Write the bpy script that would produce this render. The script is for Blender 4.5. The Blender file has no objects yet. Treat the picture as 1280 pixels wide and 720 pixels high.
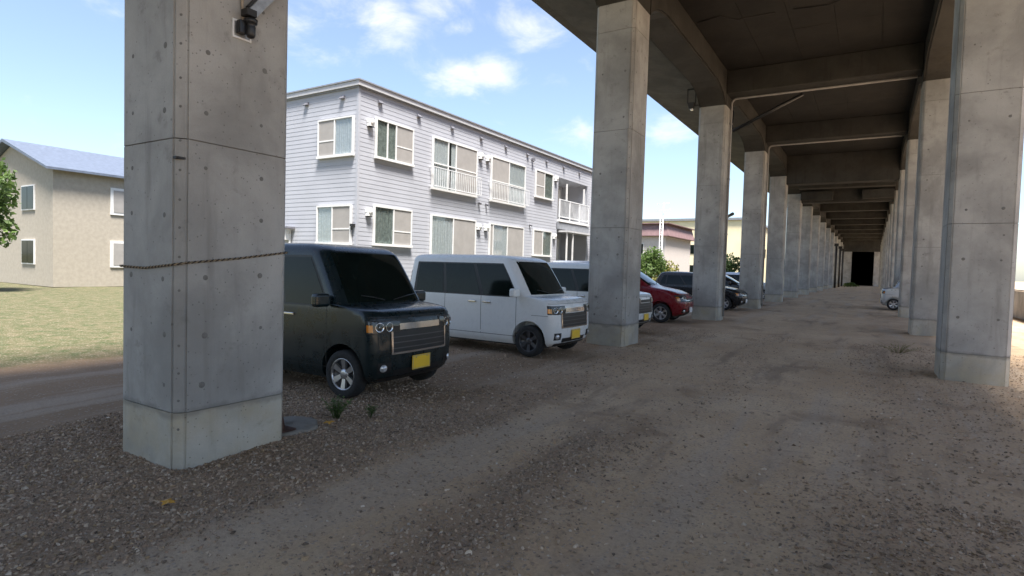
import bpy, bmesh, math, random
import numpy as np
from mathutils import Vector, Matrix

random.seed(7)
rng = np.random.default_rng(7)
S = bpy.context.scene
COL = S.collection

# ------------------------------------------------------------------ camera
CAM_H = 1.55
cx = Vector((0.8492, 0.5281, 0.0)); 
def make_camera():
    cd = bpy.data.cameras.new('camera')
    cd.sensor_fit = 'HORIZONTAL'; cd.sensor_width = 36.0
    cd.lens = 36.0 * 724.0 / 1280.0
    cd.clip_start = 0.05; cd.clip_end = 3000.0
    c = bpy.data.objects.new('camera', cd); COL.objects.link(c)
    # axes of the world seen from the lens: two vanishing points measured in the photograph
    F = 724.0
    Y = Vector((450.0, -14.0, F)).normalized()
    v = Vector((-1160.0, -60.0, F))
    X = -(v - Y * v.dot(Y)); X.normalize()
    Z = X.cross(Y)
    # camera right / up / back expressed in world coordinates
    right = Vector((X[0], Y[0], Z[0])); down = Vector((X[1], Y[1], Z[1])); fwd = Vector((X[2], Y[2], Z[2]))
    M = Matrix((right, -down, -fwd)).transposed().to_4x4()
    M.translation = Vector((0, 0, CAM_H))
    c.matrix_world = M
    S.camera = c
make_camera()

# ------------------------------------------------------------------ light
SUN_EL, SUN_AZ = math.radians(67), math.radians(128)     # azimuth clockwise from +Y
SKY_STRENGTH = 0.057
def make_world():
    w = bpy.data.worlds.new('World'); S.world = w; w.use_nodes = True
    nt = w.node_tree; N = nt.nodes; L = nt.links
    N.clear()
    out = N.new('ShaderNodeOutputWorld'); bg = N.new('ShaderNodeBackground')
    sky = N.new('ShaderNodeTexSky'); sky.sky_type = 'NISHITA'; sky.sun_disc = False
    sky.sun_elevation = SUN_EL; sky.sun_rotation = SUN_AZ
    sky.air_density = 1.0; sky.dust_density = 1.0; sky.ozone_density = 2.2; sky.altitude = 20
    bg.inputs['Strength'].default_value = SKY_STRENGTH
    tc = N.new('ShaderNodeTexCoord')
    mp = N.new('ShaderNodeMapping'); mp.inputs['Scale'].default_value = (1, 1, 1.9)
    L.new(tc.outputs['Generated'], mp.inputs['Vector'])
    def noise(scale, detail, rough, off):
        m = N.new('ShaderNodeMapping'); m.inputs['Location'].default_value = off
        L.new(mp.outputs[0], m.inputs['Vector'])
        n = N.new('ShaderNodeTexNoise'); n.inputs['Scale'].default_value = scale
        n.inputs['Detail'].default_value = detail; n.inputs['Roughness'].default_value = rough
        n.inputs['Distortion'].default_value = 0.35
        L.new(m.outputs[0], n.inputs['Vector']); return n.outputs['Fac']
    def math_(op, a, b, clamp=False):
        m = N.new('ShaderNodeMath'); m.operation = op; m.use_clamp = clamp
        for i, q in enumerate((a, b)):
            if isinstance(q, (int, float)): m.inputs[i].default_value = q
            else: L.new(q, m.inputs[i])
        return m.outputs[0]
    big = noise(2.3, 3, 0.5, (3.1, 1.7, 0.4))
    fine = noise(9.0, 9, 0.62, (0.3, 5.0, 2.0))
    # cumulus puffs: (azimuth deg clockwise from +Y, elevation deg, radius)
    bump = None
    for az, el, r, s in CLOUDS:
        a, e = math.radians(az), math.radians(el)
        c = (math.sin(a) * math.cos(e), math.cos(a) * math.cos(e), 1.9 * math.sin(e))
        d = N.new('ShaderNodeVectorMath'); d.operation = 'DISTANCE'
        L.new(mp.outputs[0], d.inputs[0]); d.inputs[1].default_value = c
        mr = N.new('ShaderNodeMapRange'); mr.interpolation_type = 'SMOOTHSTEP'
        mr.inputs['From Min'].default_value = r; mr.inputs['From Max'].default_value = 0.0
        mr.inputs['To Min'].default_value = 0.0; mr.inputs['To Max'].default_value = s
        L.new(d.outputs['Value'], mr.inputs['Value'])
        bump = mr.outputs[0] if bump is None else math_('MAXIMUM', bump, mr.outputs[0])
    base = math_('MULTIPLY', math_('SUBTRACT', big, 0.53), 1.0)
    val = math_('ADD', math_('ADD', base, bump), math_('MULTIPLY', math_('SUBTRACT', fine, 0.5), 2.3))
    ramp = N.new('ShaderNodeMapRange'); ramp.interpolation_type = 'SMOOTHSTEP'
    ramp.inputs['From Min'].default_value = 0.10; ramp.inputs['From Max'].default_value = 1.35; ramp.inputs['To Max'].default_value = .85
    ramp.inputs['To Min'].default_value = VEIL
    L.new(val, ramp.inputs['Value'])
    mix = N.new('ShaderNodeMixRGB')
    L.new(ramp.outputs[0], mix.inputs['Fac'])
    L.new(sky.outputs[0], mix.inputs['Color1']); mix.inputs['Color2'].default_value = CLOUD_COL
    L.new(mix.outputs[0], bg.inputs['Color']); L.new(bg.outputs[0], out.inputs[0])
def cloud_dir(px, py):
    F = 724.0
    Y = Vector((450.0, -14.0, F)).normalized(); v = Vector((-1160.0, -60.0, F))
    X = -(v - Y * v.dot(Y)); X.normalize(); Z = X.cross(Y)
    d = Vector((px - 640, py - 360, F)); d.normalize()
    w = (X.dot(d), Y.dot(d), Z.dot(d))
    return math.degrees(math.atan2(w[0], w[1])), math.degrees(math.asin(w[2]))
CLOUDS = [(-44.4, 22.2, .115, .85), (-41.0, 23.0, .085, .7), (-37.6, 17.9, .10, .85), (-34.6, 18.3, .09, .85), (-30.2, 22.4, .11, .8),
          (-37.7, 21.7, .05, .6), (-24.8, 12.8, .10, .65), (-17.7, 13.3, .09, .6), (-52.7, 19.6, .10, .45),
          (-75.0, 30.0, .2, .7), (-95.0, 24.0, .22, .65), (20.0, 28.0, .25, .7), (60.0, 22.0, .22, .65),
          (110.0, 30.0, .3, .7), (160.0, 35.0, .3, .7), (-140.0, 35.0, .3, .7), (0.0, 60.0, .35, .7)]
CLOUD_COL = (5.6, 5.4, 5.5, 1)
VEIL = .07
make_world()

sd = bpy.data.lights.new('sun', 'SUN'); sd.energy = 3.3; sd.angle = math.radians(16); sd.color = (1.0, .95, .89)
so = bpy.data.objects.new('sun', sd); COL.objects.link(so)
sv = Vector((math.sin(SUN_AZ) * math.cos(SUN_EL), math.cos(SUN_AZ) * math.cos(SUN_EL), math.sin(SUN_EL)))
so.rotation_euler = sv.to_track_quat('Z', 'Y').to_euler(); so.location = sv * 60

S.view_settings.view_transform = 'Standard'; S.view_settings.look = 'None'
S.view_settings.gamma = 1.0; S.view_settings.use_curve_mapping = False
S.view_settings.exposure = 2.22

# ------------------------------------------------------------------ materials
def _nodes(name):
    m = bpy.data.materials.new(name); m.use_nodes = True
    nt = m.node_tree; b = nt.nodes['Principled BSDF']
    return m, nt, b
def _mixcol(nt, fac, a, b):
    n = nt.nodes.new('ShaderNodeMixRGB')
    for sock, v in ((n.inputs['Fac'], fac), (n.inputs['Color1'], a), (n.inputs['Color2'], b)):
        if isinstance(v, (int, float)): sock.default_value = v
        elif isinstance(v, tuple): sock.default_value = v if len(v) == 4 else v + (1,)
        else: nt.links.new(v, sock)
    return n.outputs[0]
def _noise(nt, vec, scale, detail=4, rough=.55, dist=0, sc=None, loc=None):
    if sc or loc:
        m = nt.nodes.new('ShaderNodeMapping')
        if sc: m.inputs['Scale'].default_value = sc
        if loc: m.inputs['Location'].default_value = loc
        nt.links.new(vec, m.inputs['Vector']); vec = m.outputs[0]
    n = nt.nodes.new('ShaderNodeTexNoise'); n.inputs['Scale'].default_value = scale
    n.inputs['Detail'].default_value = detail; n.inputs['Roughness'].default_value = rough
    n.inputs['Distortion'].default_value = dist
    nt.links.new(vec, n.inputs['Vector']); return n.outputs['Fac']
def _ramp(nt, v, a, b, lo=0., hi=1.):
    m = nt.nodes.new('ShaderNodeMapRange'); m.interpolation_type = 'SMOOTHSTEP'
    m.inputs['From Min'].default_value = a; m.inputs['From Max'].default_value = b
    m.inputs['To Min'].default_value = lo; m.inputs['To Max'].default_value = hi
    nt.links.new(v, m.inputs['Value']); return m.outputs[0]
def _bump(nt, b, h, strength, dist):
    n = nt.nodes.new('ShaderNodeBump'); n.inputs['Strength'].default_value = strength
    n.inputs['Distance'].default_value = dist
    nt.links.new(h, n.inputs['Height']); nt.links.new(n.outputs[0], b.inputs['Normal'])
def _pos(nt):
    return nt.nodes.new('ShaderNodeNewGeometry').outputs['Position']

def simple(name, col, rough=.5, metal=0., var=0.12, scale=6., coat=0., bump=0.):
    m, nt, b = _nodes(name)
    p = _pos(nt)
    n = _noise(nt, p, scale, 5, .6)
    dark = tuple(c * (1 - var) for c in col); light = tuple(min(1, c * (1 + var)) for c in col)
    nt.links.new(_mixcol(nt, _ramp(nt, n, .3, .7), dark, light), b.inputs['Base Color'])
    b.inputs['Roughness'].default_value = rough; b.inputs['Metallic'].default_value = metal
    b.inputs['Coat Weight'].default_value = coat
    if bump: _bump(nt, b, _noise(nt, p, scale * 8, 4), bump, .01)
    return m

def concrete(name, col, stain=(.55, .52, .48), warm=.0, streak=.5, pit=1.0, rough=.85, joint=None):
    m, nt, b = _nodes(name)
    p = _pos(nt); L = nt.links
    big = _noise(nt, p, 1.1, 6, .6, .3)
    mid = _noise(nt, p, 5.5, 6, .65, .2, loc=(4, 2, 9))
    stk = _noise(nt, p, 3.0, 5, .6, .2, sc=(2.2, 2.2, .22), loc=(1, 7, 3))
    fine = _noise(nt, p, 90, 4, .7)
    c0 = tuple(c * .70 for c in col); c1 = tuple(min(1, c * 1.18) for c in col)
    c = _mixcol(nt, _ramp(nt, big, .3, .7), c0, c1)
    st = tuple(a * s for a, s in zip(col, stain))
    f = nt.nodes.new('ShaderNodeMath'); f.operation = 'MULTIPLY'
    L.new(_ramp(nt, stk, .52, .78), f.inputs[0]); f.inputs[1].default_value = streak
    c = _mixcol(nt, f.outputs[0], c, st)
    g = nt.nodes.new('ShaderNodeMath'); g.operation = 'MULTIPLY'
    L.new(_ramp(nt, mid, .56, .76), g.inputs[0]); g.inputs[1].default_value = .65
    c = _mixcol(nt, g.outputs[0], c, st)
    if warm:
        h = nt.nodes.new('ShaderNodeMath'); h.operation = 'MULTIPLY'
        L.new(_ramp(nt, _noise(nt, p, 2.2, 4, .6, loc=(8, 8, 8)), .4, .7), h.inputs[0]); h.inputs[1].default_value = warm
        c = _mixcol(nt, h.outputs[0], c, (col[0] * 1.05, col[1] * .93, col[2] * .72))
    if joint is not None:      # grout that leaked and stained along the lift joint
        sz = nt.nodes.new('ShaderNodeSeparateXYZ'); L.new(p, sz.inputs[0])
        o1 = nt.nodes.new('ShaderNodeMath'); o1.operation = 'MULTIPLY_ADD'; o1.inputs[1].default_value = .16
        L.new(_noise(nt, p, 4, 5, .6, loc=(3, 3, 3)), o1.inputs[0]); L.new(sz.outputs[2], o1.inputs[2])
        o2 = nt.nodes.new('ShaderNodeMath'); o2.operation = 'SUBTRACT'; o2.inputs[1].default_value = joint + .075; L.new(o1.outputs[0], o2.inputs[0])
        o3 = nt.nodes.new('ShaderNodeMath'); o3.operation = 'ABSOLUTE'; L.new(o2.outputs[0], o3.inputs[0])
        c = _mixcol(nt, _ramp(nt, o3.outputs[0], .05, .0, 0, .6), c, tuple(a * .42 for a in col))
    # bug holes
    def holes(scale, r, keep, loc):
        mp = nt.nodes.new('ShaderNodeMapping'); mp.inputs['Location'].default_value = loc
        L.new(p, mp.inputs['Vector'])
        v = nt.nodes.new('ShaderNodeTexVoronoi'); v.inputs['Scale'].default_value = scale
        L.new(mp.outputs[0], v.inputs['Vector'])
        sep = nt.nodes.new('ShaderNodeSeparateColor'); L.new(v.outputs['Color'], sep.inputs[0])
        a = _ramp(nt, v.outputs['Distance'], r, r * .55)
        k = nt.nodes.new('ShaderNodeMath'); k.operation = 'GREATER_THAN'; k.inputs[1].default_value = keep
        L.new(sep.outputs[0], k.inputs[0])
        q = nt.nodes.new('ShaderNodeMath'); q.operation = 'MULTIPLY'
        L.new(a, q.inputs[0]); L.new(k.outputs[0], q.inputs[1]); return q.outputs[0]
    h1 = holes(22, .16, .62, (0, 0, 0)); h2 = holes(8, .10, .6, (5, 3, 1))
    mx = nt.nodes.new('ShaderNodeMath'); mx.operation = 'MAXIMUM'; L.new(h1, mx.inputs[0]); L.new(h2, mx.inputs[1])
    hm = nt.nodes.new('ShaderNodeMath'); hm.operation = 'MULTIPLY'; L.new(mx.outputs[0], hm.inputs[0]); hm.inputs[1].default_value = .6 * pit
    c = _mixcol(nt, hm.outputs[0], c, tuple(a * .28 for a in col))
    f2 = nt.nodes.new('ShaderNodeMath'); f2.operation = 'MULTIPLY'
    L.new(_ramp(nt, fine, .3, .7), f2.inputs[0]); f2.inputs[1].default_value = .16
    c = _mixcol(nt, f2.outputs[0], c, tuple(a * .6 for a in col))
    L.new(c, b.inputs['Base Color']); b.inputs['Roughness'].default_value = rough
    b.inputs['Specular IOR Level'].default_value = .3
    sb = nt.nodes.new('ShaderNodeMath'); sb.operation = 'SUBTRACT'
    L.new(fine, sb.inputs[0]); L.new(mx.outputs[0], sb.inputs[1])
    _bump(nt, b, sb.outputs[0], .25, .006)
    return m

def ground_mat():
    m, nt, b = _nodes('gravelly_dirt'); p = _pos(nt); L = nt.links
    big = _noise(nt, p, .55, 5, .6, .4); mid = _noise(nt, p, 3.2, 6, .65, .3, loc=(3, 3, 0))
    fine = _noise(nt, p, 38, 6, .75); grit = _noise(nt, p, 130, 4, .7)
    c = _mixcol(nt, _ramp(nt, big, .3, .7), (.50, .355, .220), (.60, .45, .295))
    da = nt.nodes.new('ShaderNodeAttribute'); da.attribute_name = 'gravel_soil'
    c = _mixcol(nt, _ramp(nt, da.outputs['Fac'], .1, .8, 0, .8), c, (.34, .240, .155))
    c = _mixcol(nt, _ramp(nt, mid, .45, .75), c, (.47, .35, .24))
    # damp brown earth in patches
    f = nt.nodes.new('ShaderNodeMath'); f.operation = 'MULTIPLY'
    L.new(_ramp(nt, _noise(nt, p, .8, 4, .6, .5, loc=(9, 1, 0)), .55, .72), f.inputs[0]); f.inputs[1].default_value = .6
    c = _mixcol(nt, f.outputs[0], c, (.24, .155, .09))
    # brown earth of the parking bays, along the left side
    sx = nt.nodes.new('ShaderNodeSeparateXYZ'); L.new(p, sx.inputs[0])
    wob = nt.nodes.new('ShaderNodeMath'); wob.operation = 'MULTIPLY_ADD'; wob.inputs[1].default_value = 2.2
    L.new(_noise(nt, p, .9, 5, .65, loc=(2, 6, 0)), wob.inputs[0]); L.new(sx.outputs[0], wob.inputs[2])
    e = nt.nodes.new('ShaderNodeMath'); e.operation = 'MULTIPLY'; e.inputs[1].default_value = .75
    L.new(_ramp(nt, wob.outputs[0], -2.5, -3.7), e.inputs[0])
    e2 = nt.nodes.new('ShaderNodeMath'); e2.operation = 'MULTIPLY'; L.new(e.outputs[0], e2.inputs[0]); L.new(_ramp(nt, wob.outputs[0], -13, -9), e2.inputs[1])
    c = _mixcol(nt, e2.outputs[0], c, (.25, .165, .10))
    # wheel tracks drawn out along the lane
    c = _mixcol(nt, _ramp(nt, _noise(nt, p, 1.0, 5, .6, .3, sc=(1.5, .14, 1), loc=(0, 3, 0)), .5, .66, 0, .5), c, (.47, .39, .305))
    c = _mixcol(nt, _ramp(nt, _noise(nt, p, 1.3, 5, .65, .3, sc=(1.2, .2, 1), loc=(7, 3, 0)), .54, .68, 0, .55), c, (.20, .15, .108))
    c = _mixcol(nt, _ramp(nt, wob.outputs[0], -8.3, -9.3), c, _mixcol(nt, _ramp(nt, mid, .35, .65), (.045, .065, .022), (.12, .105, .06)))
    c = _mixcol(nt, _ramp(nt, _noise(nt, p, 11, 6, .7, .5, loc=(1, 9, 0)), .56, .70, 0, .6), c, (.26, .195, .135))
    # small stones pressed in
    v = nt.nodes.new('ShaderNodeTexVoronoi'); v.inputs['Scale'].default_value = 34; L.new(p, v.inputs['Vector'])
    sep = nt.nodes.new('ShaderNodeSeparateColor'); L.new(v.outputs['Color'], sep.inputs[0])
    k = nt.nodes.new('ShaderNodeMath'); k.operation = 'MULTIPLY'
    L.new(_ramp(nt, v.outputs['Distance'], .42, .25), k.inputs[0])
    L.new(_ramp(nt, sep.outputs[0], .55, .65, 0, .75), k.inputs[1])
    stone = _mixcol(nt, sep.outputs[1], (.20, .165, .135), (.46, .39, .32))
    c = _mixcol(nt, k.outputs[0], c, stone)
    c = _mixcol(nt, _ramp(nt, fine, .4, .75, 0, .38), c, (.16, .125, .095))
    c = _mixcol(nt, _ramp(nt, grit, .62, .78, 0, .25), c, (.50, .44, .37))
    L.new(c, b.inputs['Base Color']); b.inputs['Roughness'].default_value = .95
    b.inputs['Specular IOR Level'].default_value = .15
    a = nt.nodes.new('ShaderNodeMath'); a.operation = 'ADD'; L.new(fine, a.inputs[0]); L.new(k.outputs[0], a.inputs[1])
    a2 = nt.nodes.new('ShaderNodeMath'); a2.operation = 'ADD'; L.new(a.outputs[0], a2.inputs[0]); L.new(grit, a2.inputs[1])
    _bump(nt, b, a2.outputs[0], .6, .010)
    return m

def attr_mat(name, attr, rough=.9, bump=.3, scale=60):
    m, nt, b = _nodes(name)
    a = nt.nodes.new('ShaderNodeAttribute'); a.attribute_name = attr
    p = _pos(nt)
    n = _noise(nt, p, scale, 5, .7)
    mul = nt.nodes.new('ShaderNodeMixRGB'); mul.blend_type = 'MULTIPLY'; mul.inputs['Fac'].default_value = 1
    nt.links.new(a.outputs['Color'], mul.inputs['Color1'])
    nt.links.new(_mixcol(nt, _ramp(nt, n, .3, .7), (.72, .72, .72), (1, 1, 1)), mul.inputs['Color2'])
    nt.links.new(mul.outputs[0], b.inputs['Base Color']); b.inputs['Roughness'].default_value = rough
    b.inputs['Specular IOR Level'].default_value = .25
    _bump(nt, b, n, bump, .004)
    return m

def leaf_mat(name, c0, c1):
    m, nt, b = _nodes(name)
    gi = nt.nodes.new('ShaderNodeNewGeometry')
    r = gi.outputs['Random Per Island']
    nt.links.new(_mixcol(nt, r, c0, c1), b.inputs['Base Color'])
    b.inputs['Roughness'].default_value = .6
    t = nt.nodes.new('ShaderNodeBsdfTranslucent'); nt.links.new(_mixcol(nt, r, c0, c1), t.inputs['Color'])
    mx = nt.nodes.new('ShaderNodeMixShader'); mx.inputs[0].default_value = .3
    nt.links.new(b.outputs[0], mx.inputs[1]); nt.links.new(t.outputs[0], mx.inputs[2])
    nt.links.new(mx.outputs[0], nt.nodes['Material Output'].inputs[0])
    return m

def paint(name, col, rough=.22, metal=0., dust=.25):
    m, nt, b = _nodes(name); p = _pos(nt)
    n = _noise(nt, p, 7, 6, .7)
    f = nt.nodes.new('ShaderNodeMath'); f.operation = 'MULTIPLY'; f.inputs[1].default_value = dust
    nt.links.new(_ramp(nt, n, .45, .8), f.inputs[0])
    nt.links.new(_mixcol(nt, f.outputs[0], col, (.3, .27, .23)), b.inputs['Base Color'])
    nt.links.new(_ramp(nt, n, .3, .8, rough, rough + .25), b.inputs['Roughness'])
    b.inputs['Metallic'].default_value = metal
    b.inputs['Coat Weight'].default_value = .35; b.inputs['Coat Roughness'].default_value = .06; b.inputs['Specular IOR Level'].default_value = .35
    return m

def window_glass(name):
    m, nt, b = _nodes(name)
    out = nt.nodes['Material Output']
    tr = nt.nodes.new('ShaderNodeBsdfTransparent'); tr.inputs[0].default_value = (.93, .95, .95, 1)
    gl = nt.nodes.new('ShaderNodeBsdfGlossy'); gl.inputs['Roughness'].default_value = .03
    fr = nt.nodes.new('ShaderNodeLayerWeight'); fr.inputs[0].default_value = .5
    pw = nt.nodes.new('ShaderNodeMath'); pw.operation = 'POWER'; pw.inputs[1].default_value = 4; nt.links.new(fr.outputs['Facing'], pw.inputs[0])
    a = nt.nodes.new('ShaderNodeMath'); a.operation = 'ADD'; a.inputs[1].default_value = .05
    nt.links.new(pw.outputs[0], a.inputs[0])
    mx = nt.nodes.new('ShaderNodeMixShader'); nt.links.new(a.outputs[0], mx.inputs[0])
    nt.links.new(tr.outputs[0], mx.inputs[1]); nt.links.new(gl.outputs[0], mx.inputs[2])
    nt.links.new(mx.outputs[0], out.inputs[0]); return m

def finish():
    M['car_glass'].node_tree.nodes['Principled BSDF'].inputs['Specular IOR Level'].default_value = .22
M = dict(
    soft_black=simple('soft_black', (.02, .02, .02), .7),
    concrete=concrete('pillar_concrete', (.385, .375, .352), stain=(.50, .49, .475), streak=.55, joint=.42),
    base_conc=concrete('pillar_base_concrete', (.46, .435, .375), stain=(.55, .52, .47), warm=.6, streak=.5, joint=.42),
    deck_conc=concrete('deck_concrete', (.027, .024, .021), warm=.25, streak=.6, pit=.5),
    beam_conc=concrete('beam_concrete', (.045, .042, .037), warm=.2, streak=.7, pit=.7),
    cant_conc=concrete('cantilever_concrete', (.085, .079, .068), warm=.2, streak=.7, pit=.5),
    footing=concrete('footing_concrete', (.27, .25, .215), stain=(.4, .36, .3), warm=.3, streak=.8),
    plug=simple('mortar_plug', (.17, .163, .15), .9, scale=40),
    ground=ground_mat(),
    stone=attr_mat('crushed_stone', 'tone'),
    siding=simple('siding_paint', (.35, .36, .395), .55, var=.04, scale=1.2),
    trim=simple('white_trim', (.62, .62, .61), .45, var=.05),
    eave=simple('eave_metal', (.46, .46, .47), .4, var=.06),
    eave_dark=simple('eave_dark_metal', (.20, .21, .23), .5),
    vent=simple('vent_grey', (.13, .13, .15), .6),
    glass=window_glass('window_glass'),
    dark_room=simple('dark_room', (.028, .032, .032), .9),
    curtain=simple('lace_curtain', (.52, .54, .55), .9, var=.1, scale=14),
    drape=simple('green_drape', (.20, .225, .205), .9, var=.25, scale=9),
    screen=simple('insect_screen', (.275, .262, .248), .8, var=.06, scale=3),
    rail=simple('railing_white', (.62, .63, .64), .4),
    steel=simple('galvanised_steel', (.33, .33, .325), .45, .6, var=.2, scale=12),
    dark_steel=simple('dark_steel', (.035, .033, .032), .6, .3),
    rust=simple('rusty_steel', (.085, .042, .028), .85, .2, var=.4, scale=16, bump=.4),
    black=simple('black_plastic', (.015, .015, .016), .4),
    white_pl=simple('white_plastic', (.75, .75, .74), .4, var=.06),
    beige_pl=simple('beige_conduit', (.40, .34, .27), .5),
    pipe=simple('grey_pipe', (.30, .29, .28), .5),
    rope_a=simple('rope_tan', (.27, .215, .14), .95, scale=90, var=.3),
    rope_b=simple('rope_brown', (.055, .040, .030), .95, scale=90, var=.3),
    clear_lens=window_glass('clear_lens'),
    tyre=simple('tyre_rubber', (.018, .018, .018), .85, scale=30, var=.3),
    rim=simple('alloy_rim', (.48, .48, .49), .3, .85, scale=12),
    steelrim=simple('dark_rim', (.10, .10, .105), .4, .7),
    car_glass=simple('car_glass', (.006, .010, .0085), .07, var=.2),
    car_trim=simple('car_black_trim', (.012, .012, .013), .45),
    chrome=simple('chrome', (.62, .62, .63), .15, .95, var=.05),
    lamp=simple('headlight_glass', (.52, .53, .54), .08, .35, var=.35, scale=18, coat=1.),
    plate=simple('yellow_plate', (.78, .50, .03), .45, var=.05),
    wplate=simple('white_plate', (.72, .73, .73), .45, var=.05),
    amber=simple('amber_lens', (.65, .22, .02), .2, coat=.8),
    p_green=paint('black_green_paint', (.006, .014, .016), dust=.02),
    p_white=paint('white_car_paint', (.70, .71, .70), dust=.12),
    p_red=paint('red_car_paint', (.17, .008, .014), dust=.08),
    p_grey=paint('grey_blue_car_paint', (.36, .40, .47), .25, .1),
    p_black=paint('black_car_paint', (.010, .010, .012), dust=.03),
    p_silver=paint('silver_car_paint', (.50, .52, .55), .25, .6),
    yellow_wall=simple('cream_wall', (.76, .66, .43), .8, var=.05, scale=.6),
    mans_roof=simple('plum_roof', (.20, .125, .125), .6, var=.15, scale=2),
    mans_wall=simple('greige_wall', (.52, .47, .44), .8, var=.06),
    beige_wall=simple('beige_wall', (.34, .305, .25), .8, var=.08),
    blue_roof=simple('slate_roof', (.10, .12, .16), .5, var=.15),
    block=concrete('block_wall', (.36, .35, .33), pit=.3),
    bark=simple('bark', (.10, .075, .055), .9, var=.3, scale=14),
    leaf_dark=leaf_mat('leaf_dark', (.030, .060, .018), (.075, .13, .035)),
    leaf_mid=leaf_mat('leaf_mid', (.06, .11, .025), (.13, .20, .05)),
    leaf_yel=leaf_mat('leaf_yellow', (.14, .14, .03), (.24, .22, .05)),
    leaf_fall=simple('fallen_leaf', (.50, .27, .04), .7, var=.2, scale=60),
    unlit_black=simple('dark_wall', (.03, .028, .027), .9),
)

finish()
# ------------------------------------------------------------------ mesh helpers
class MB:
    def __init__(s): s.v = []; s.f = []; s.sm = []
    def add(s, vs, fs, smooth=False):
        o = len(s.v); s.v += [tuple(v) for v in vs]; s.f += [tuple(i + o for i in f) for f in fs]; s.sm += [smooth] * len(fs)
        return s
    def box(s, a, b, M4=None):
        (x0, y0, z0), (x1, y1, z1) = a, b
        x0, x1 = min(x0, x1), max(x0, x1); y0, y1 = min(y0, y1), max(y0, y1); z0, z1 = min(z0, z1), max(z0, z1)
        vs = [Vector(p) for p in ((x0, y0, z0), (x1, y0, z0), (x1, y1, z0), (x0, y1, z0), (x0, y0, z1), (x1, y0, z1), (x1, y1, z1), (x0, y1, z1))]
        if M4: vs = [M4 @ v for v in vs]
        return s.add(vs, [(3, 2, 1, 0), (4, 5, 6, 7), (0, 1, 5, 4), (1, 2, 6, 5), (2, 3, 7, 6), (3, 0, 4, 7)])
    def prism(s, poly, axis, a, b):
        # poly: 2D points in the plane of the other two axes
        n = len(poly)
        def p3(q, t):
            if axis == 0: return (t, q[0], q[1])
            if axis == 1: return (q[0], t, q[1])
            return (q[0], q[1], t)
        vs = [p3(q, a) for q in poly] + [p3(q, b) for q in poly]
        fs = [tuple(range(n)), tuple(range(2 * n - 1, n - 1, -1))] + [(i, n + i, n + (i + 1) % n, (i + 1) % n) for i in range(n)]
        return s.add(vs, fs)
    def tube(s, pts, r, n=8, caps=True):
        pts = [Vector(p) for p in pts]; rs = r if isinstance(r, (list, tuple)) else [r] * len(pts)
        vs = []; fs = []; up = None
        for i, p in enumerate(pts):
            t = (pts[min(i + 1, len(pts) - 1)] - pts[max(i - 1, 0)]).normalized()
            if up is None:
                up = Vector((0, 0, 1)) if abs(t.z) < .9 else Vector((1, 0, 0))
            u = t.cross(up); 
            if u.length < 1e-5: u = t.orthogonal()
            u.normalize(); w = u.cross(t); up = w
            for k in range(n):
                a = 2 * math.pi * k / n
                vs.append(p + (u * math.cos(a) + w * math.sin(a)) * rs[i])
        for i in range(len(pts) - 1):
            for k in range(n):
                fs.append((i * n + k, i * n + (k + 1) % n, (i + 1) * n + (k + 1) % n, (i + 1) * n + k))
        s.add(vs, fs, True)
        if caps:
            o = len(s.v) - len(vs)
            s.f += [tuple(o + k for k in reversed(range(n))), tuple(o + (len(pts) - 1) * n + k for k in range(n))]; s.sm += [False, False]
        return s
    def lathe(s, prof, n=24, M4=None):
        # prof (r, z) turned about local z
        vs = []; fs = []
        for r, z in prof:
            for k in range(n):
                a = 2 * math.pi * k / n; v = Vector((r * math.cos(a), r * math.sin(a), z))
                vs.append(M4 @ v if M4 else v)
        for i in range(len(prof) - 1):
            for k in range(n):
                fs.append((i * n + k, i * n + (k + 1) % n, (i + 1) * n + (k + 1) % n, (i + 1) * n + k))
        return s.add(vs, fs, True)
    def grid(s, P, smooth=True):
        # P[i][j] points
        r, c = len(P), len(P[0])
        return s.add([p for row in P for p in row], [(i * c + j, i * c + j + 1, (i + 1) * c + j + 1, (i + 1) * c + j) for i in range(r - 1) for j in range(c - 1)], smooth)
    def mesh(s, name):
        me = bpy.data.meshes.new(name); me.from_pydata(s.v, [], s.f)
        me.polygons.foreach_set('use_smooth', s.sm); me.update()
        bm = bmesh.new(); bm.from_mesh(me); bmesh.ops.recalc_face_normals(bm, faces=bm.faces); bm.to_mesh(me); bm.free()
        return me
    def build(s, name, mat, parent=None, bevel=0., seg=2, sharp=None):
        return link(name, s.mesh(name), mat, parent, bevel, seg, sharp)
def link(name, me, mat, parent=None, bevel=0., seg=2, sharp=None):
    if mat is not None and not me.materials: me.materials.append(mat)
    if sharp:
        me.polygons.foreach_set('use_smooth', [True] * len(me.polygons)); me.set_sharp_from_angle(angle=math.radians(sharp))
    o = bpy.data.objects.new(name, me); COL.objects.link(o)
    if parent is not None: o.parent = parent
    if bevel:
        b = o.modifiers.new('bevel', 'BEVEL'); b.width = bevel; b.segments = seg; b.limit_method = 'ANGLE'; b.angle_limit = math.radians(35)
    return o
def tag(o, label=None, cat=None, group=None, kind=None):
    if label: o['label'] = label
    if cat: o['category'] = cat
    if group: o['group'] = group
    if kind: o['kind'] = kind
    return o
def empty(name, loc=(0, 0, 0), rz=0., label=None, cat=None, group=None):
    o = bpy.data.objects.new(name, None); o.empty_display_size = .2; COL.objects.link(o)
    o.location = loc; o.rotation_euler = (0, 0, rz)
    return tag(o, label, cat, group)
def copy_tree(o, parent=None):
    c = o.copy(); COL.objects.link(c)
    if parent is not None: c.parent = parent
    for ch in list(o.children): copy_tree(ch, c)
    return c

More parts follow.
